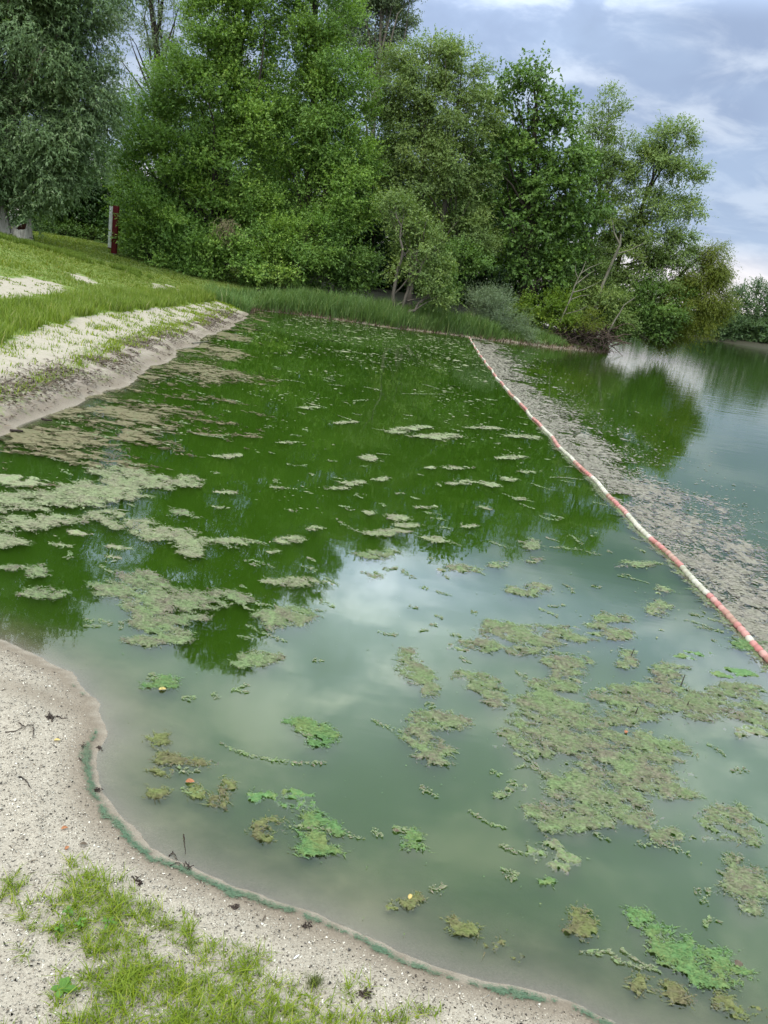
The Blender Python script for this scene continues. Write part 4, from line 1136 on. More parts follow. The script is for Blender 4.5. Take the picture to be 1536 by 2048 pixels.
MATS = [
    # label, material, blobs
    ('wide tan algae raft reaching right from the left shallows', 'algae_pale', [(245, 945, 45, 12), (310, 964, 85, 12), (190, 985, 85, 18)]),
    ('tan algae raft against the left edge above the long strip', 'algae_pale', [(20, 962, 55, 10), (60, 1003, 75, 17), (0, 1012, 40, 15)]),
    ('long tan algae strip at the left edge under the wide raft', 'algae_pale', [(55, 1045, 80, 12), (125, 1040, 25, 6)]),
    ('small wedge of algae cut by the left edge of the view', 'algae_pale', [(10, 1082, 36, 10)]),
    ('chain of algae clumps stepping down to the right below the wide tan raft', 'algae_pale', [(215, 1030, 32, 8), (258, 1048, 42, 10), (322, 1066, 48, 10), (378, 1080, 26, 14), (385, 1105, 22, 10), (165, 1065, 25, 5)]),
    ('rounded little algae pad alone right of the clump chain', 'algae_mixed', [(358, 1025, 20, 7)]),
    ('long thin algae strip alone in the dark reflection, pointing right', 'algae_pale', [(475, 1082, 46, 5)]),
    ('short slanting algae strip right of the long thin strip', 'algae_pale', [(577, 1080, 26, 6)]),
    ('lumpy algae clump with a thin tail at the left edge', 'algae_mixed', [(73, 1140, 18, 11), (22, 1135, 28, 4)]),
    ('oval green algae pad at the left above the sky reflection', 'algae_mixed', [(95, 1184, 45, 13)]),
    ('largest green algae raft in the left half of the lake', 'algae_mixed', [(270, 1170, 58, 22), (225, 1180, 42, 10), (330, 1200, 62, 18), (420, 1200, 62, 16), (300, 1215, 50, 12)]),
    ('small tongue of algae under the largest left raft', 'algae_mixed', [(390, 1236, 26, 7)]),
    ('ragged algae patch trailing below the largest left raft into the sky reflection', 'algae_mixed', [(320, 1245, 46, 18), (352, 1268, 30, 14), (300, 1283, 50, 8)]),
    ('algae patch left of the brightest cloud reflection', 'algae_mixed', [(575, 1232, 50, 16)]),
    ('greyish algae strip at the tree-top reflection above the bright cloud', 'algae_pale', [(605, 1165, 52, 9)]),
    ('two-layered algae drift below the bright cloud reflection', 'algae_mixed', [(525, 1316, 46, 11), (500, 1328, 28, 7)]),
    ('small green algae tuft beside the yellow leaf near the beach', 'algae_green', [(335, 1365, 20, 10), (300, 1372, 20, 4)]),
    ('fish-shaped algae mat alone in the calm middle water', 'algae_green', [(598, 1444, 26, 6), (640, 1470, 27, 18), (615, 1455, 22, 9)]),
    ('small olive algae sprig in the shallows left of the fish-shaped mat', 'algae_olive', [(320, 1477, 18, 12)]),
    ('olive algae strip lying across the shallows', 'algae_olive', [(335, 1517, 30, 11), (390, 1522, 30, 8)]),
    ('short olive algae piece just under the olive strip', 'algae_olive', [(327, 1542, 22, 7)]),
    ('olive algae lump with a dark twig by the near shallows', 'algae_olive', [(313, 1587, 22, 8)]),
    ('round olive algae lump beside the reddish submerged leaf', 'algae_olive', [(396, 1588, 15, 11)]),
    ('forked olive algae piece in the middle of the shallows', 'algae_olive', [(455, 1578, 14, 15), (438, 1600, 17, 12), (425, 1608, 10, 6)]),
    ('bright green curling algae mat nearest the curved shore', 'algae_green', [(580, 1590, 42, 9), (510, 1600, 14, 11), (600, 1610, 40, 9), (630, 1635, 25, 20), (670, 1660, 15, 20), (625, 1675, 30, 11), (640, 1700, 35, 10)]),
    ('olive algae hook on the left side of the bright green curling mat', 'algae_olive', [(540, 1650, 26, 14), (525, 1672, 18, 10)]),
    ('tall narrow algae mat left of the slanting weed in the middle', 'algae_mixed', [(815, 1325, 25, 20), (840, 1350, 25, 14), (860, 1380, 18, 10)]),
    ('slanting algae strand just right of the tall narrow mat', 'algae_mixed', [(940, 1352, 32, 7), (970, 1370, 22, 11), (990, 1395, 22, 16)]),
    ('long broken algae drift below the middle of the float line', 'algae_mixed', [(1000, 1260, 36, 16), (1075, 1270, 56, 20), (1170, 1275, 32, 9), (950, 1292, 52, 11), (1050, 1298, 32, 9)]),
    ('double algae strand right of the long broken drift', 'algae_mixed', [(1225, 1238, 32, 7), (1235, 1268, 27, 11), (1185, 1252, 22, 5)]),
    ('small algae patch with a dark upright twig', 'algae_mixed', [(1252, 1315, 18, 16)]),
    ('algae patch above the right part of the great raft', 'algae_mixed', [(1335, 1343, 32, 16)]),
    ('thin algae trails close to the near end of the float line', 'algae_green', [(1390, 1310, 32, 6), (1462, 1345, 36, 9), (1500, 1290, 36, 7)]),
    ('small curl of algae above the left part of the great raft', 'algae_mixed', [(1130, 1325, 42, 12), (1125, 1350, 26, 12)]),
    ('great sprawling green and brown algae raft in the right foreground', 'algae_mixed',
     [(1115, 1365, 46, 15), (1085, 1400, 42, 19), (1120, 1430, 62, 24), (1090, 1475, 72, 33), (1180, 1440, 52, 18), (1240, 1395, 47, 21), (1330, 1385, 62, 19), (1400, 1410, 47, 24), (1260, 1430, 62, 14), (1180, 1480, 72, 24), (1265, 1510, 85, 42), (1190, 1550, 62, 34), (1300, 1560, 52, 20), (1150, 1570, 52, 25), (1220, 1600, 62, 25), (1355, 1585, 37, 11), (1180, 1640, 50, 20), (1285, 1640, 32, 14), (1330, 1672, 27, 14), (1085, 1625, 37, 17), (1110, 1650, 32, 12), (1090, 1695, 37, 17), (1130, 1722, 24, 17)]),
    ('algae raft cut by the right edge beside the great raft', 'algae_mixed', [(1470, 1385, 42, 15), (1505, 1420, 44, 21), (1515, 1455, 37, 13)]),
    ('horseshoe algae mat left of the great raft', 'algae_mixed', [(880, 1440, 52, 17), (830, 1475, 30, 17), (860, 1500, 36, 17), (878, 1522, 22, 8)]),
    ('little algae sprig below the horseshoe mat', 'algae_mixed', [(1000, 1590, 14, 7), (1030, 1575, 20, 9)]),
    ('small oval algae tuft under the foot of the great raft', 'algae_green', [(1090, 1767, 17, 10)]),
    ('upright olive-green algae clump alone above the near shallows', 'algae_olive', [(1160, 1820, 20, 13), (1170, 1850, 23, 20), (1140, 1860, 14, 8)]),
    ('feathery algae mat at the right edge with a trailing thread', 'algae_mixed', [(1450, 1640, 42, 26), (1500, 1668, 34, 16), (1420, 1675, 32, 5)]),
    ('dense algae mat cut by the right edge below the feathery mat', 'algae_mixed', [(1490, 1760, 46, 28), (1520, 1800, 37, 24), (1465, 1720, 15, 13)]),
    ('vivid green algae mat drifting diagonally in the bottom right corner', 'algae_green', [(1275, 1835, 22, 16), (1312, 1865, 22, 13), (1350, 1900, 36, 22), (1400, 1925, 42, 24), (1430, 1960, 42, 18), (1465, 1945, 30, 9)]),
    ('olive tail of weed at the bottom right below the vivid green mat', 'algae_olive', [(1450, 2000, 26, 15), (1490, 2025, 37, 12)]),
    ('olive weed clump left of the tail in the bottom right', 'algae_olive', [(1345, 1980, 23, 14), (1368, 1998, 26, 12)]),
    ('curved olive weed with a pale leaf at the near shallows', 'algae_olive', [(800, 1812, 30, 8), (835, 1797, 17, 8)]),
    ('olive weed clumps in a row along the near shallows', 'algae_olive', [(925, 1860, 27, 12), (905, 1840, 11, 9), (985, 1890, 20, 8), (1035, 1910, 16, 9)]),
    ('green leafy algae tuft between the curling mat and the great raft', 'algae_green', [(822, 1682, 24, 18)]),
    ('small upright olive weed near the bottom shallows', 'algae_olive', [(1278, 1970, 13, 18)]),
    ('flat pale algae drift under the tree-top reflection, second row', 'algae_mixed', [(920, 1137, 42, 6)]),
    ('yellowish algae patch beside the float line in the pale water', 'algae_mixed', [(1062, 1090, 18, 9)]),
    ('algae wisp between the pale drift and the long broken drift', 'algae_mixed', [(1055, 1178, 32, 10)]),
    ('leaf-shaped algae below the float line among pale water, lower one', 'algae_mixed', [(1316, 1217, 20, 10)]),
    ('leaf-shaped algae below the float line among pale water, upper one', 'algae_mixed', [(1325, 1181, 13, 8)]),
    ('tiny algae wisp in pale water just below the yellowish patch', 'algae_mixed', [(1072, 1120, 15, 5)]),
    ('small algae wisp above the right end of the flat pale drift', 'algae_mixed', [(995, 1128, 19, 5)]),
    ('short algae wisp below the pale strip at the tip of the tree reflection', 'algae_mixed', [(750, 1155, 18, 7)]),
    ('pale algae strip crossing the lower tip of the tree reflection', 'algae_mixed', [(757, 1107, 30, 7)]),
    ('faint algae streak hugging the float line', 'algae_mixed', [(1270, 1128, 36, 5)]),
]
SMALL = [(798, 861, 27, 6), (875, 872, 40, 6), (830, 855, 28, 4), (905, 935, 45, 4), (932, 965, 30, 5), (978, 968, 16, 6), (1018, 958, 18, 5), (675, 976, 25, 4), (697, 968, 16, 4), (718, 964, 12, 4), (760, 958, 16, 4), (738, 915, 14, 8),
         (975, 856, 36, 3), (1050, 873, 32, 3), (630, 1056, 16, 8), (736, 1025, 11, 6), (797, 1036, 18, 8), (816, 1050, 22, 5), (772, 1065, 36, 8), (853, 1014, 22, 4), (971, 1016, 16, 4), (1040, 998, 12, 4), (1053, 944, 15, 3),
         (1020, 915, 26, 4), (937, 1053, 13, 4), (875, 1078, 25, 6), (545, 1104, 14, 4), (450, 985, 22, 4), (440, 1015, 16, 3), (590, 1020, 12, 4), (560, 975, 16, 3),
         (575, 885, 18, 3), (620, 815, 18, 3), (690, 845, 20, 3), (120, 1090, 18, 4), (235, 1095, 22, 4), (230, 1115, 14, 3), (455, 912, 24, 4)]
GM = 'floating algae mats'
for i, (lab, mt, bl) in enumerate(MATS):
    fld, lo, hi, dist = blobs_field(bl, 100 + i * 13, 0.62)
    cell = max(0.0065, dist * 0.0019)
    ctr = np.append((lo + hi) / 2, 0.0)
    me = crust_mesh('algae_mat', fld, lo, hi, cell, 100 + i, mt, dist, 1.2, ctr)
    if me is None: print('EMPTY mat', lab); continue
    tag(link('algae_mat', me, None, ctr), lab, 'algae mat', GM)
SMALL_LABELS = {(798, 861): 'crusty pale algae strip at the left of the topmost pair in mid lake', (875, 872): 'longest crusty algae strip at the top of mid lake, right of its neighbour', (830, 855): 'thin algae strip lying just above the two crusty strips', (905, 935): 'long slanting algae strip in the middle of the dark reflection', (932, 965): 'algae strip below the right end of the long slanting strip', (978, 968): 'forked little algae clump right of the strip below the slanting one', (1018, 958): 'short slanting algae strip nearest the float line below the slanting row', (675, 976): 'longest of the low algae strips left of the middle of the reflection', (738, 915): 'two-lobed algae clump left of the long slanting strip', (975, 856): 'long thin algae strip at the upper right near the float line', (1050, 873): 'thin algae strip almost touching the upper float line', (630, 1056): 'rounded algae pad alone left of the two-part mat in mid lake', (736, 1025): 'small two-part algae pad above the broad grey mat', (795, 1036): 'kidney-shaped algae pad with a tail in lower mid lake', (797, 1036): 'kidney-shaped algae pad with a tail in lower mid lake', (816, 1050): 'tail-like algae strip just below the kidney-shaped pad', (772, 1065): 'broad grey algae mat touching the tips of the tree reflection', (853, 1014): 'slim bow-shaped algae strip right above the kidney-shaped pad', (875, 1078): 'pale algae strip on the tips of the tree reflection right of the broad grey mat', (1020, 915): 'double-pronged algae strip close to the float line'}
for i, bl in enumerate(SMALL):
    u_, v_, ru_, rv_ = bl
    tl = rng.uniform(-0.35, 0.5) * rv_
    fld, lo, hi, dist = blobs_field([(u_ - ru_ * 0.55, v_ - tl, ru_ * 0.6, rv_ * 0.5), (u_, v_, ru_ * 0.55, rv_ * 0.75), (u_ + ru_ * 0.55, v_ + tl, ru_ * 0.6, rv_ * 0.55)], 2000 + i * 13, 0.5)
    ctr = np.append((lo + hi) / 2, 0.0)
    me = crust_mesh('algae_strip', fld, lo, hi, max(0.008, dist * 0.0019), 2000 + i, 'algae_pale', dist, 1.0, ctr)
    if me is None: print('EMPTY strip', i); continue
    tag(link('algae_strip', me, None, ctr), SMALL_LABELS.get(bl[:2], 'tiny pale algae fleck, one of many alike scattered over the dark green tree reflection'), 'algae strip', 'small algae strips in mid lake')


for mt in sorted({q[3] for q in SCRAPS}):
    b = Buf()
    for V_, F_, T_, m_ in SCRAPS:
        if m_ != mt: continue
        b.add(V_, F_, T_)
        Q, T = fibres(V_, max(3, len(F_) // 3), 0.012 * max(1, V_[0, 1] / 5), 0.004 * max(1, V_[0, 1] / 5), 1.0)
        b.add(Q.reshape(-1, 3), np.arange(len(Q) * 3).reshape(-1, 3), np.repeat(T, 3))
    tag(link('algae_scraps', b.mesh('algae_scraps', MAT[mt])), 'torn scraps of algae drifting round the mats', kind='stuff')


def line_x(y):
    return 0.014 * np.sin(np.asarray(y) * 2.3) + 0.01 * np.sin(np.asarray(y) * 5.1 + 1) + np.interp(y, [-2, 4.43, 5.42, 6.54, 7.88, 9.16, 10.56, 13.17, 17.4, 24.0, 29, 33.2], [2.55, 2.51, 2.49, 2.42, 2.38, 2.32, 2.26, 2.2, 2.1, 2.12, 2.2, 2.3])


# specks and flakes: a drift right of the float line, thin specks everywhere
def flakes(name, label, x, y, size, mat, tm=0.5, elong=1.8):
    n = len(x)
    p = np.stack([x, y, np.full(n, 0.0035) + rng.random(n) * 0.003], -1)
    a = rng.normal(0.2, 0.8, n)
    dv = np.stack([np.cos(a), np.sin(a), np.zeros(n)], -1); nv = norm(np.stack([rng.normal(0, 0.15, n), rng.normal(0, 0.15, n), np.ones(n)], -1))
    Q = leaves(p, dv, nv, size * elong, size)
    Q[:, :, 2] = np.maximum(Q[:, :, 2], 0.002)
    return tag(link(name, quads_mesh(name, Q, np.clip(rng.normal(tm, 0.3, n), 0, 1), MAT[mat], (0, 0, 0))), label, kind='stuff')


def scum_field(x, y):
    off = x - line_x(y)
    w = 0.95 + 0.5 * sstep(8, 5, y) + 0.2 * sstep(20, 28, y) + 0.9 * (fbm(y * 0.45, x * 0 + 3, 2, 5) - 0.5)
    q = np.where(off > 0.02, 1 - off / w, -1.0)
    return np.minimum(q, 0.30) + (fbm(x * 2.4, y * 1.6, 4, 44, 0.6) - 0.5) * 1.7 + (fbm(x * 16, y * 12, 3, 45, 0.6) - 0.5) * 1.7 - 0.26


for k_, (lo_, hi_, cell_, lab_) in enumerate([((2.1, 2.6), (6.0, 9.0), 0.018, 'grey scum of plant bits drifted against the near part of the float line'),
                                       ((2.0, 9.0), (6.0, 17.0), 0.034, 'grey scum of plant bits drifted against the middle of the float line'),
                                       ((1.9, 17.0), (6.0, 32.0), 0.065, 'grey scum of plant bits drifted against the far part of the float line')]):
    me = crust_mesh('floating_scum', scum_field, lo_, hi_, cell_, 900 + k_, 'scum', 9, 0.35, lift=0.004)
    tag(link('floating_scum', me), lab_, kind='stuff')
n = 70000
y = 3.3 + 26 * rng.random(n) ** 1.5; x = line_x(y) + rng.exponential(0.42 + 0.35 * sstep(11, 6, y), n) + 0.03
k = fbm(x * 1.6, y * 1.6, 4, 61) + 0.25 * np.exp(-(x - line_x(y)) / 0.8) > 0.5
flakes('scum_flakes', 'loose plant flakes floating on the outer side of the float line', x[k], y[k], rng.lognormal(math.log(0.0095), 0.55, k.sum()) * (0.5 + 0.065 * y[k]), 'scum', 0.5)


def tan_field(x, y):
    d = -sd(x, y)
    w = 0.75 + 0.7 * sstep(20, 9, y)
    q = np.where(d > 0.01, 1 - d / w, -1)
    return np.minimum(q, 0.36) + (fbm(x * 1.3, y * 1.9, 4, 71, 0.62) - 0.5) * 2.3 + (fbm(x * 11, y * 18, 3, 72, 0.65) - 0.5) * 1.7 - 0.36


me = crust_mesh('tan_scum', tan_field, (-6.5, 5.3), (-1.4, 14.0), 0.02, 910, 'tanscum', 9, 0.3, lift=0.004)
tag(link('tan_scum', me), 'tan scum lying on the shallows of the left bank', kind='stuff')
me = crust_mesh('tan_scum', tan_field, (-5.4, 14.0), (-2.4, 27.0), 0.05, 911, 'tanscum', 18, 0.3, lift=0.005)
tag(link('tan_scum', me), 'tan scum lying on the far shallows of the left bank', kind='stuff')
n = 9000
y = 4 + 25 * rng.random(n); x = -4.2 + 6.4 * rng.random(n)
k = (x < line_x(y) - 0.05) & (sd(x, y) < -0.1) & (fbm(x * 1.2, y * 0.8, 4, 66) + 0.015 * (y - 14) > 0.52)
flakes('algae_specks', 'tiny algae specks strewn over the open water', x[k], y[k], rng.lognormal(math.log(0.011), 0.6, k.sum()) * (0.35 + 0.07 * y[k]), 'algae_pale', 0.5, 2.6)
n = 3000
y = 1.7 + 5 * rng.random(n); x = -1.6 + 4.1 * rng.random(n)
k = (sd(x, y) < -0.05) & (x < line_x(y)) & (fbm(x * 2, y * 2, 4, 67) > 0.5)
flakes('pond_specks', 'tiny green specks on the near water', x[k], y[k], rng.lognormal(math.log(0.0022), 0.5, k.sum()), 'algae_green', 0.4, 1.5)

# loose wisps and strings of algae between the mats
wp_, wd_, wn_, wL, wT = [], [], [], [], []
for i in range(330):
    y0_ = 1.9 + 13 * rng.random() ** 1.5; x0_ = rng.uniform(-0.45, 0.62) * y0_
    if sd(np.array([x0_]), np.array([y0_]))[0] > -0.18 or x0_ > line_x(y0_) - 0.1: continue
    sc_ = 0.5 + 0.11 * y0_; L_ = rng.lognormal(math.log(0.10), 0.6) * sc_; a_ = rng.normal(-0.3, 0.5); bend = rng.normal(0, 0.7); m_ = int(14 + L_ / sc_ * 260)
    t_ = rng.random(m_); aa = a_ + bend * (t_ - 0.5)
    w_ = 0.010 * sc_ * np.sin(np.pi * t_) ** 0.6 * rng.uniform(0.5, 1.6)
    wp_.append(np.stack([x0_ + np.cos(aa) * L_ * (t_ - 0.5) + rng.normal(0, 1, m_) * w_, y0_ + np.sin(aa) * L_ * (t_ - 0.5) + rng.normal(0, 1, m_) * w_, 0.002 + 0.004 * rng.random(m_)], -1))
    ad = aa + rng.normal(0, 0.7, m_); wd_.append(np.stack([np.cos(ad), np.sin(ad), np.zeros(m_)], -1))
    wL.append(0.013 * sc_ * rng.lognormal(0, 0.4, m_)); wT.append(np.clip(rng.normal(0.45, 0.3, m_), 0, 1))
wp_ = np.concatenate(wp_); wd_ = np.concatenate(wd_); wL = np.concatenate(wL); wT = np.concatenate(wT)
Q = leaves(wp_, wd_, norm(rng.normal(0, 0.2, wp_.shape) + (0, 0, 1)), wL, wL * 0.5); Q[:, :, 2] = np.maximum(Q[:, :, 2], 0.0013)
tag(link('algae_wisps', quads_mesh('algae_wisps', Q, wT, MAT['algae_mixed'], (0, 0, 0))), 'thin strings of algae drifting between the mats', kind='stuff')

# green algae line washed up along the near shore
ys = []
tpar = np.linspace(0, 1, 400)
near_pts = SHORE[4:22]
seg = np.concatenate([[0], np.cumsum(np.linalg.norm(np.diff(near_pts, axis=0), axis=1))]); seg /= seg[-1]
lx = np.interp(tpar, seg, near_pts[:, 0]); ly = np.interp(tpar, seg, near_pts[:, 1])
def line_alg(x, y):
    d = sd(x, y)
    w = 0.0025 + 0.0085 * np.clip(2.2 * fbm(x * 7, y * 7, 3, 23) - 0.5, 0.1, 1.3) * sstep(2.75, 2.45, y)
    return np.where(d > -0.05, 0.5 - np.abs(d - 0.010 - 0.012 * fbm(x * 3, y * 3, 2, 29)) / (2 * w), -1) + (fbm(x * 70, y * 70, 3, 24) - 0.5) * 1.7
r = crust(line_alg, -1.3, 1.3, 1.5, 2.9, 0.006, 1, 930, 0.003)
V, Fq, f = r
V[:, 2] = height(V[:, 0], V[:, 1]) + np.where(f > 0, 0.004, -0.003)
b = Buf(); b.add(V, Fq, np.clip(0.5 + f, 0, 1))
Q, T = fibres(V[f > -0.2], 9000, 0.007, 0.0016, 0.8)
Q[:, :, 2] = height(Q[:, :, 0], Q[:, :, 1]) + 0.006
b.add(Q.reshape(-1, 3), np.arange(len(Q) * 3).reshape(-1, 3), np.repeat(T, 3))
tag(link('algae_line', b.mesh('algae_line', MAT['algaeline'])), 'dark green line of algae washed up along the near waterline', 'algae line')

# ------------------------------------------------------------------ the float line


def float_mesh(name, mat, L=0.066, R=0.0255, s=9):
    prof = [(-0.5, 0.28), (-0.43, 0.72), (-0.24, 1.0), (0.24, 1.0), (0.43, 0.72), (0.5, 0.28)]
    a = np.linspace(0, 2 * np.pi, s, endpoint=False)
    V = np.concatenate([np.stack([np.cos(a) * r * R, np.full(s, t * L), np.sin(a) * r * R], -1) for t, r in prof])
    k = np.arange(len(prof) - 1)[:, None] * s; j = np.arange(s)[None]; j2 = (j + 1) % s
    F = np.stack([k + j, k + j2, k + s + j2, k + s + j], -1).reshape(-1, 4)
    return mesh_np(name, V, [F], mat, None, True), V, F


red_me, FV, FF = float_mesh('float', MAT['redfloat']); white_me, _, _ = float_mesh('float', MAT['whitefloat'])
line = thing('float_line', 'red and white float line stretched across the lake to the far bank', 'float line', (2.5, 4.43, 0))
LO = np.array((2.5, 4.43, 0))
# red and white lengths measured from the near end
bounds = [on_plane(*p)[1] for p in ((1503, 1283), (1421, 1193), (1361, 1134), (1307, 1078), (1267, 1034), (1229, 994))]
yy = -1.5; i = 0; nfar = Buf(); nfarw = Buf(); ncount = 0
single_white = bounds[0]
while yy < 32.6:
    x_ = float(line_x(yy)); dx = float(line_x(yy + 0.05) - line_x(yy - 0.05)) / 0.1
    if yy < bounds[5]:
        kk = sum(yy > q for q in bounds); red = kk % 2 == 0 if kk else True
        if kk == 0: red = True
        elif kk == 1: red = True if yy > bounds[0] + 0.07 else False
        elif kk == 2: red = False
        elif kk == 3: red = True
        elif kk == 4: red = False
        else: red = True
        if kk == 0: red = int((bounds[0] - yy) / 0.78) % 2 == 0
    else:
        red = int((yy - bounds[5]) / 0.78) % 2 == 1
    z_ = 0.010 + rng.normal(0, 0.0015)
    if yy > 4.0 and ncount < 290:
        o = link('float', red_me if red else white_me, line, np.array((x_, yy, z_)) - LO)
        o.rotation_euler = (rng.normal(0, 0.03), rng.uniform(0, 6.28), -math.atan(dx) + rng.normal(0, 0.035))
    else:
        V = FV.copy(); V[:, 0] += x_ + V[:, 1] * dx; V[:, 1] += yy; V[:, 2] += z_
        (nfar if red else nfarw).add(V, FF)
    ncount += yy > 4.0; yy += 0.071
for nm, bb, mt in (('red_floats', nfar, 'redfloat'), ('white_floats', nfarw, 'whitefloat')):
    tag(link(nm, bb.mesh(nm, MAT[mt], LO, True), line), kind='stuff')
ry = np.linspace(-1.7, 32.6, 130)
rp = np.stack([line_x(ry), ry, np.full(130, 0.012)], -1)
end = np.array([(2.32, 33.0, 0.1), (2.3, 33.4, hz(2.3, 33.4) + 0.35)])
b = Buf(); tube(b, np.concatenate([rp, end]), 0.007, 6); link('rope', b.mesh('rope', MAT['rope'], LO, True), line)
b = Buf(); box(b, (2.3, 33.42, hz(2.3, 33.42) + 0.2), (0.06, 0.06, 0.5)); bev_obj('stake', b, 'redfloat', line, LO, 0.008)
# weed caught on the inner side of the line
def fringe(x, y):
    off = line_x(y) - x
    return np.where((off > 0.01) & (off < 0.10), 0.10 - np.abs(off - 0.03) * 3.2, -1) + (fbm(x * 14, y * 7, 4, 21, 0.6) - 0.5) * 0.8
me = crust_mesh('weed_fringe', fringe, (2.0, 2.0), (2.7, 12.0), 0.016, 940, 'algae_mixed', 6, 1.0, LO, lift=0.004)
if me: tag(link('weed_fringe', me, line), kind='stuff')

# ------------------------------------------------------------------ small things on the near beach


def leaf_obj(name, label, cat, u, v, L, W, mat, ang, curl=0.25, group=None, water=False, z=0.004):
    p = on_plane(u, v) if water else ground(u, v)
    zz = 0.003 if water else hz(*p) + z
    m, k = 6, 5
    s = np.linspace(0, 1, m); w = np.sin(np.pi * s ** 0.8) ** 0.8
    V = []
    for i in range(m):
        for j in range(k):
            t_ = (j / (k - 1) - 0.5) * 2
            V.append(((s[i] - 0.5) * L, t_ * w[i] * W / 2 * (1 + 0.12 * math.sin(i * 2.7 + j)), curl * W * (t_ * t_ * w[i] * 0.6 + 0.35 * math.sin(s[i] * 3 + 0.4) * s[i]) + 0.001))
    V = np.array(V); ca, sa = math.cos(ang), math.sin(ang)
    V = np.stack([V[:, 0] * ca - V[:, 1] * sa, V[:, 0] * sa + V[:, 1] * ca, V[:, 2]], -1)
    idx = np.arange(m * k).reshape(m, k)
    F = np.stack([idx[:-1, :-1], idx[1:, :-1], idx[1:, 1:], idx[:-1, 1:]], -1).reshape(-1, 4)
    me = mesh_np(name, V, [F], MAT[mat], {'tint': rng.random(len(V))}, True)
    return tag(link(name, me, None, (p[0], p[1], zz)), label, cat, group)


FL = 'fallen leaves'
leaf_obj('fallen_leaf', 'orange fallen leaf on bare sand above the big grass tuft', 'leaf', 129, 1660, 0.022, 0.014, 'orangeleaf', 0.5, 0.5, FL)
leaf_obj('fallen_leaf', 'pale orange leaf close above the tip of the grass', 'leaf', 134, 1703, 0.018, 0.012, 'orangeleaf', 1.4, 0.4, FL)
leaf_obj('fallen_leaf', 'brown curled leaf right of the orange leaf', 'leaf', 167, 1695, 0.026, 0.013, 'brownleaf', 0.1, 0.5, FL)
leaf_obj('fallen_leaf', 'yellow leaf in the wet sand below the dark twigs', 'leaf', 114, 1486, 0.024, 0.014, 'yellowleaf', 0.3, 0.4, FL)
leaf_obj('floating_leaf', 'yellow leaf floating by the small algae tuft', 'leaf', 325, 1380, 0.035, 0.024, 'yellowleaf', 0.4, 0.3, 'floating leaves', True)
leaf_obj('floating_leaf', 'reddish leaf in the shallows beside the olive lump', 'leaf', 380, 1565, 0.035, 0.025, 'orangeleaf', 0.2, 0.3, 'floating leaves', True)
leaf_obj('floating_leaf', 'pale straw leaf on the curved olive weed', 'leaf', 820, 1795, 0.026, 0.014, 'yellowleaf', 1.3, 0.4, 'floating leaves', True)
leaf_obj('floating_leaf', 'small pink leaf on the great algae raft', 'leaf', 1252, 1465, 0.03, 0.018, 'orangeleaf', 1.0, 0.3, 'floating leaves', True, 0)
leaf_obj('floating_leaf', 'brown sunken leaf left of the leafy green tuft', 'leaf', 792, 1663, 0.03, 0.018, 'brownleaf', 0.0, 0.2, 'floating leaves', True)
leaf_obj('floating_leaf', 'brown leaf at the right end of the vivid green mat', 'leaf', 1477, 1930, 0.035, 0.025, 'brownleaf', 0.6, 0.3, 'floating leaves', True)
leaf_obj('feather', 'small white feather on the sand at the edge of the grass', 'feather', 592, 1920, 0.024, 0.005, 'whitepaint', 0.9, 0.4)

TW = 'dark twigs on the wet sand'
for lab, pts in [('dark branched twig at the foot of the algae line, longest one', [(340, 1738), (355, 1728), (372, 1745), (380, 1752)]),
                 ('thin upright twig standing in the shallows', [(366, 1688), (368, 1702), (370, 1716)]),
                 ('bent twig lying left of the upright twig in the shallows', [(338, 1716), (346, 1710), (354, 1722)]),
                 ('curved dark twig in the upper wet sand, left one', [(38, 1450), (50, 1456), (68, 1452)]),
                 ('long dark twig crossing the wet sand near the left edge', [(10, 1470), (30, 1466), (48, 1462)]),
                 ('straight twig pointing to the water in the wet sand', [(112, 1434), (124, 1438), (135, 1441)]),
                 ('short upright twig below the curved one', [(66, 1462), (67, 1470), (65, 1480)]),
                 ('thin twig on the dry sand beside the algae line', [(158, 1520), (170, 1530), (176, 1546)]),
                 ('thin grey twig lying across the bare sand in the middle', [(40, 1555), (52, 1566), (62, 1580)])]:
    P3 = np.array([(*ground(u, v), 0) for u, v in pts]); P3[:, 2] = height(P3[:, 0], P3[:, 1]) + 0.004
    P3[:, 2] = np.maximum(P3[:, 2], 0.003)
    nn = 9; t_ = np.linspace(0, 1, nn); ti = np.linspace(0, 1, len(P3))
    pp_ = np.stack([np.interp(t_, ti, P3[:, q]) for q in range(3)], -1) + rng.normal(0, 0.0012, (nn, 3)); pp_[:, 2] = np.abs(pp_[:, 2])
    stick_thing('twig', lab, 'twig', [(pp_, np.linspace(0.0024, 0.001, nn))], 'twig', TW, 5)


def clod(label, u, v, r, mat='twig', cat='clod', name='dark_clod', group='dark clods of rotten weed'):
    p = ground(u, v); z = hz(*p)
    b = Buf()
    for i in range(26):
        q = rng.normal(0, 1, 3) * r * np.array((0.6, 0.5, 0.25)); q[2] = abs(q[2])
        e = q + rng.normal(0, 1, 3) * r * 0.5; e[2] = abs(e[2]) * 0.6
        tube(b, curve(q, e, 4, 0.3), np.linspace(0.0022, 0.0009, 4) * r / 0.012, 5, rng.random())
    return tag(link(name, b.mesh(name, MAT[mat]), None, (p[0], p[1], z)), label, cat, group)


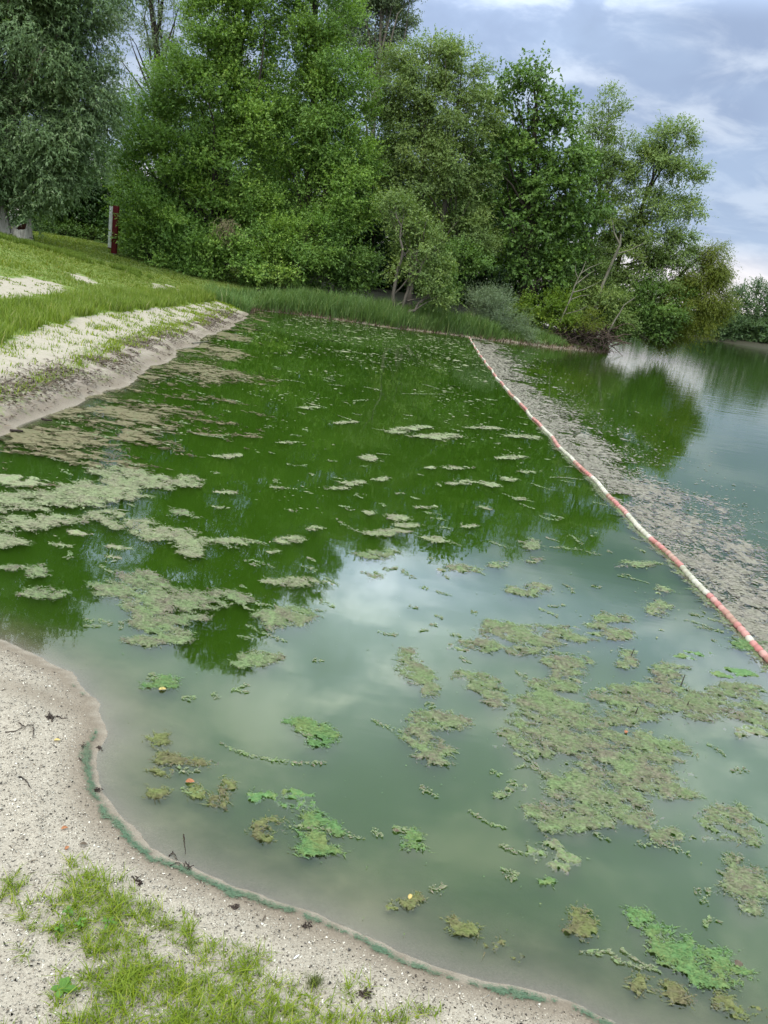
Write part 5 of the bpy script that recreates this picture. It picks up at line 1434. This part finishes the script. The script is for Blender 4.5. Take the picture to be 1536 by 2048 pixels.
clod('black clod of rotten weed between the two halves of the grass', 276, 1772, 0.014)
clod('small black clod on the sand above the right part of the grass', 468, 1818, 0.011)
clod('dark clod touching the algae line at the long twig', 372, 1740, 0.014)
clod('dark shred at the bend of the algae line', 193, 1585, 0.013)
clod('dark clump of leaves in the wet sand near the left edge', 100, 1440, 0.016)
clod('black shred at the right end of the grass', 726, 1992, 0.016)
clod('grey-blue shred against the algae line on the right', 612, 1857, 0.011)
clod('dark pebble-like clod just in the water at the corner of the shore', 198, 1496, 0.010)
clod('dark weed scrap beside the long straight shore of the wet sand', 168, 1496, 0.010)

# litter strewn thinly on the near beach and thickly on the left strandline
n = 1500
x = rng.uniform(-1.7, 1.0, n); y = rng.uniform(1.3, 3.2, n); d = sd(x, y)
k = (d > 0.04) & (d < 1.1) & (fbm(x * 5, y * 5, 3, 201) > 0.55)
x, y = x[k], y[k]; n = len(x)
p = np.stack([x, y, height(x, y) + 0.005], -1)
a = rng.uniform(0, 6.28, n); dv = np.stack([np.cos(a), np.sin(a), rng.normal(0, 0.2, n)], -1)
Q = leaves(p, dv, norm(rng.normal(0, 0.4, (n, 3)) + (0, 0, 1)), rng.lognormal(math.log(0.012), 0.5, n), rng.uniform(0.0015, 0.006, n))
tag(link('beach_litter', quads_mesh('beach_litter', Q, rng.random(n), MAT['brownleaf'], (0, 0, 0))), 'brown plant litter strewn over the near beach', kind='stuff')
P, d = scatter(90000, -6.0, -3.3, 6.2, 24, lambda x, y, d: (d > 0.0) & (d < 1.1) & (rng.random(len(x)) < np.exp(-((d - 0.36) / 0.26) ** 2)) & (fbm(x * 2.4, y * 2.4, 4, 202) > 0.43))
n = len(P); print('strand', n)
a = rng.uniform(0, 6.28, n); dv = np.stack([np.cos(a), np.sin(a), rng.normal(0, 0.25, n)], -1)
Q = leaves(P + (0, 0, 0.02), dv, norm(rng.normal(0, 0.5, (n, 3)) + (0, 0, 1)), rng.lognormal(math.log(0.05), 0.45, n), rng.uniform(0.008, 0.022, n))
tag(link('strand_litter', quads_mesh('strand_litter', Q, rng.random(n), MAT['brownleaf'], (0, 0, 0))), 'brown leaf litter washed up along the left strandline', kind='stuff')
for lab, pts in [('pale stick floating just off the left bank', [(385, 688), (400, 687), (415, 688)]), ('dry stalk lying on the sand under the bright grass of the left bank', [(262, 612), (276, 616), (288, 620)]),
                 ('dark stick at the lower left strandline', [(20, 866), (34, 869), (46, 871)]), ('short dark stick sloping to the water on the left strandline', [(84, 845), (94, 850), (104, 852)])]:
    g = [ground(u, v) for u, v in pts]; P3 = np.array([(*q, max(0.0, hz(*q)) + 0.015) for q in g])
    stick_thing('stick', lab, 'stick', [(P3, np.linspace(0.014, 0.008, len(P3)))], 'deadwood' if 'dark' not in lab else 'twig', 'sticks on the left bank', 5)

# leafy weeds in the grass


def weed(label, u, v, n, L, W, name='broadleaf_weed', group='leafy weeds in the near grass', tilt=0.45, tall=0.0):
    p = ground(u, v); z = hz(*p)
    root = thing(name, label, 'plant', (p[0], p[1], z), group)
    for i in range(n):
        a = i * 2.4 + rng.normal(0, 0.2); l = L * rng.uniform(0.7, 1.1); m, k = 6, 4
        s = np.linspace(0, 1, m); w = np.sin(np.pi * np.clip(s, 0.02, 1) ** 1.2) ** 0.7 * 0.95 + 0.05
        V = []
        h0 = tall * i / n
        for q in range(m):
            for j in range(k):
                t_ = (j / (k - 1) - 0.5) * 2
                rr = s[q] * l; zz = h0 + 0.006 + rr * tilt * (1 - 0.75 * s[q]) + abs(t_) * w[q] * W * 0.18
                V.append((rr, t_ * w[q] * W / 2, zz))
        V = np.array(V); V = np.stack([V[:, 0] * math.cos(a) - V[:, 1] * math.sin(a), V[:, 0] * math.sin(a) + V[:, 1] * math.cos(a), V[:, 2]], -1)
        idx = np.arange(m * k).reshape(m, k)
        F = np.stack([idx[:-1, :-1], idx[1:, :-1], idx[1:, 1:], idx[:-1, 1:]], -1).reshape(-1, 4)
        link('leaf', mesh_np('leaf', V, [F], MAT['weed'], {'tint': np.full(len(V), rng.random())}, True), root)
    b = Buf(); tube(b, [(0, 0, -0.004), (0, 0, 0.006 + tall)], 0.0016, 5); link('stem', b.mesh('stem', MAT['weed']), root)


weed('broad-leaved plantain rosette at the bottom left beside the grass', 125, 1990, 7, 0.036, 0.017)
weed('small leafy weed amid the upper left tuft', 135, 1838, 8, 0.018, 0.009, tall=0.02)
weed('leafy weed with reddish neighbours in the left tuft', 160, 1862, 9, 0.018, 0.008, tall=0.025)
weed('pointed leafed weed right of the left tuft', 215, 1853, 6, 0.026, 0.008, tall=0.015)
weed('small weed in the left tuft nearest the bare sand', 118, 1870, 8, 0.016, 0.008, tall=0.02)
p = ground(628, 1968); n = 420
a = rng.uniform(0, 6.28, n); r = np.abs(rng.normal(0, 0.016, n))
P = np.stack([p[0] + np.cos(a) * r, p[1] + np.sin(a) * r, np.zeros(n)], -1); P[:, 2] = height(P[:, 0], P[:, 1]) - 0.002
o = blades(P, rng.uniform(0.018, 0.034, n), np.full(n, 0.0012), 0.5, 'rush', 'rush_tuft', None, 2, kind='thing')
tag(o, 'fine dull olive rush tuft at the right of the grass', 'plant')
# small dark twigs poking up from the rafts
for lab, u, v, h_ in [('thin dark twig standing in the small algae patch', 1262, 1312, 0.05), ('tall thin twig standing at the top of the great raft', 1361, 1372, 0.07), ('short twig upright in the middle of the great raft', 1373, 1412, 0.03), ('twig upright in the brown centre of the great raft', 1270, 1428, 0.04)]:
    q = on_plane(u, v); stick_thing('twig', lab, 'twig', [(np.array([(q[0], q[1], -0.01), (q[0] + 0.004, q[1], h_ * 0.5), (q[0] + 0.008, q[1] + 0.004, h_)]), np.linspace(0.0035, 0.002, 3))], 'twig', 'twigs standing in the algae', 5)

print('tris', sum(len(o.data.polygons) * 2 for o in C.objects if o.type == 'MESH'))
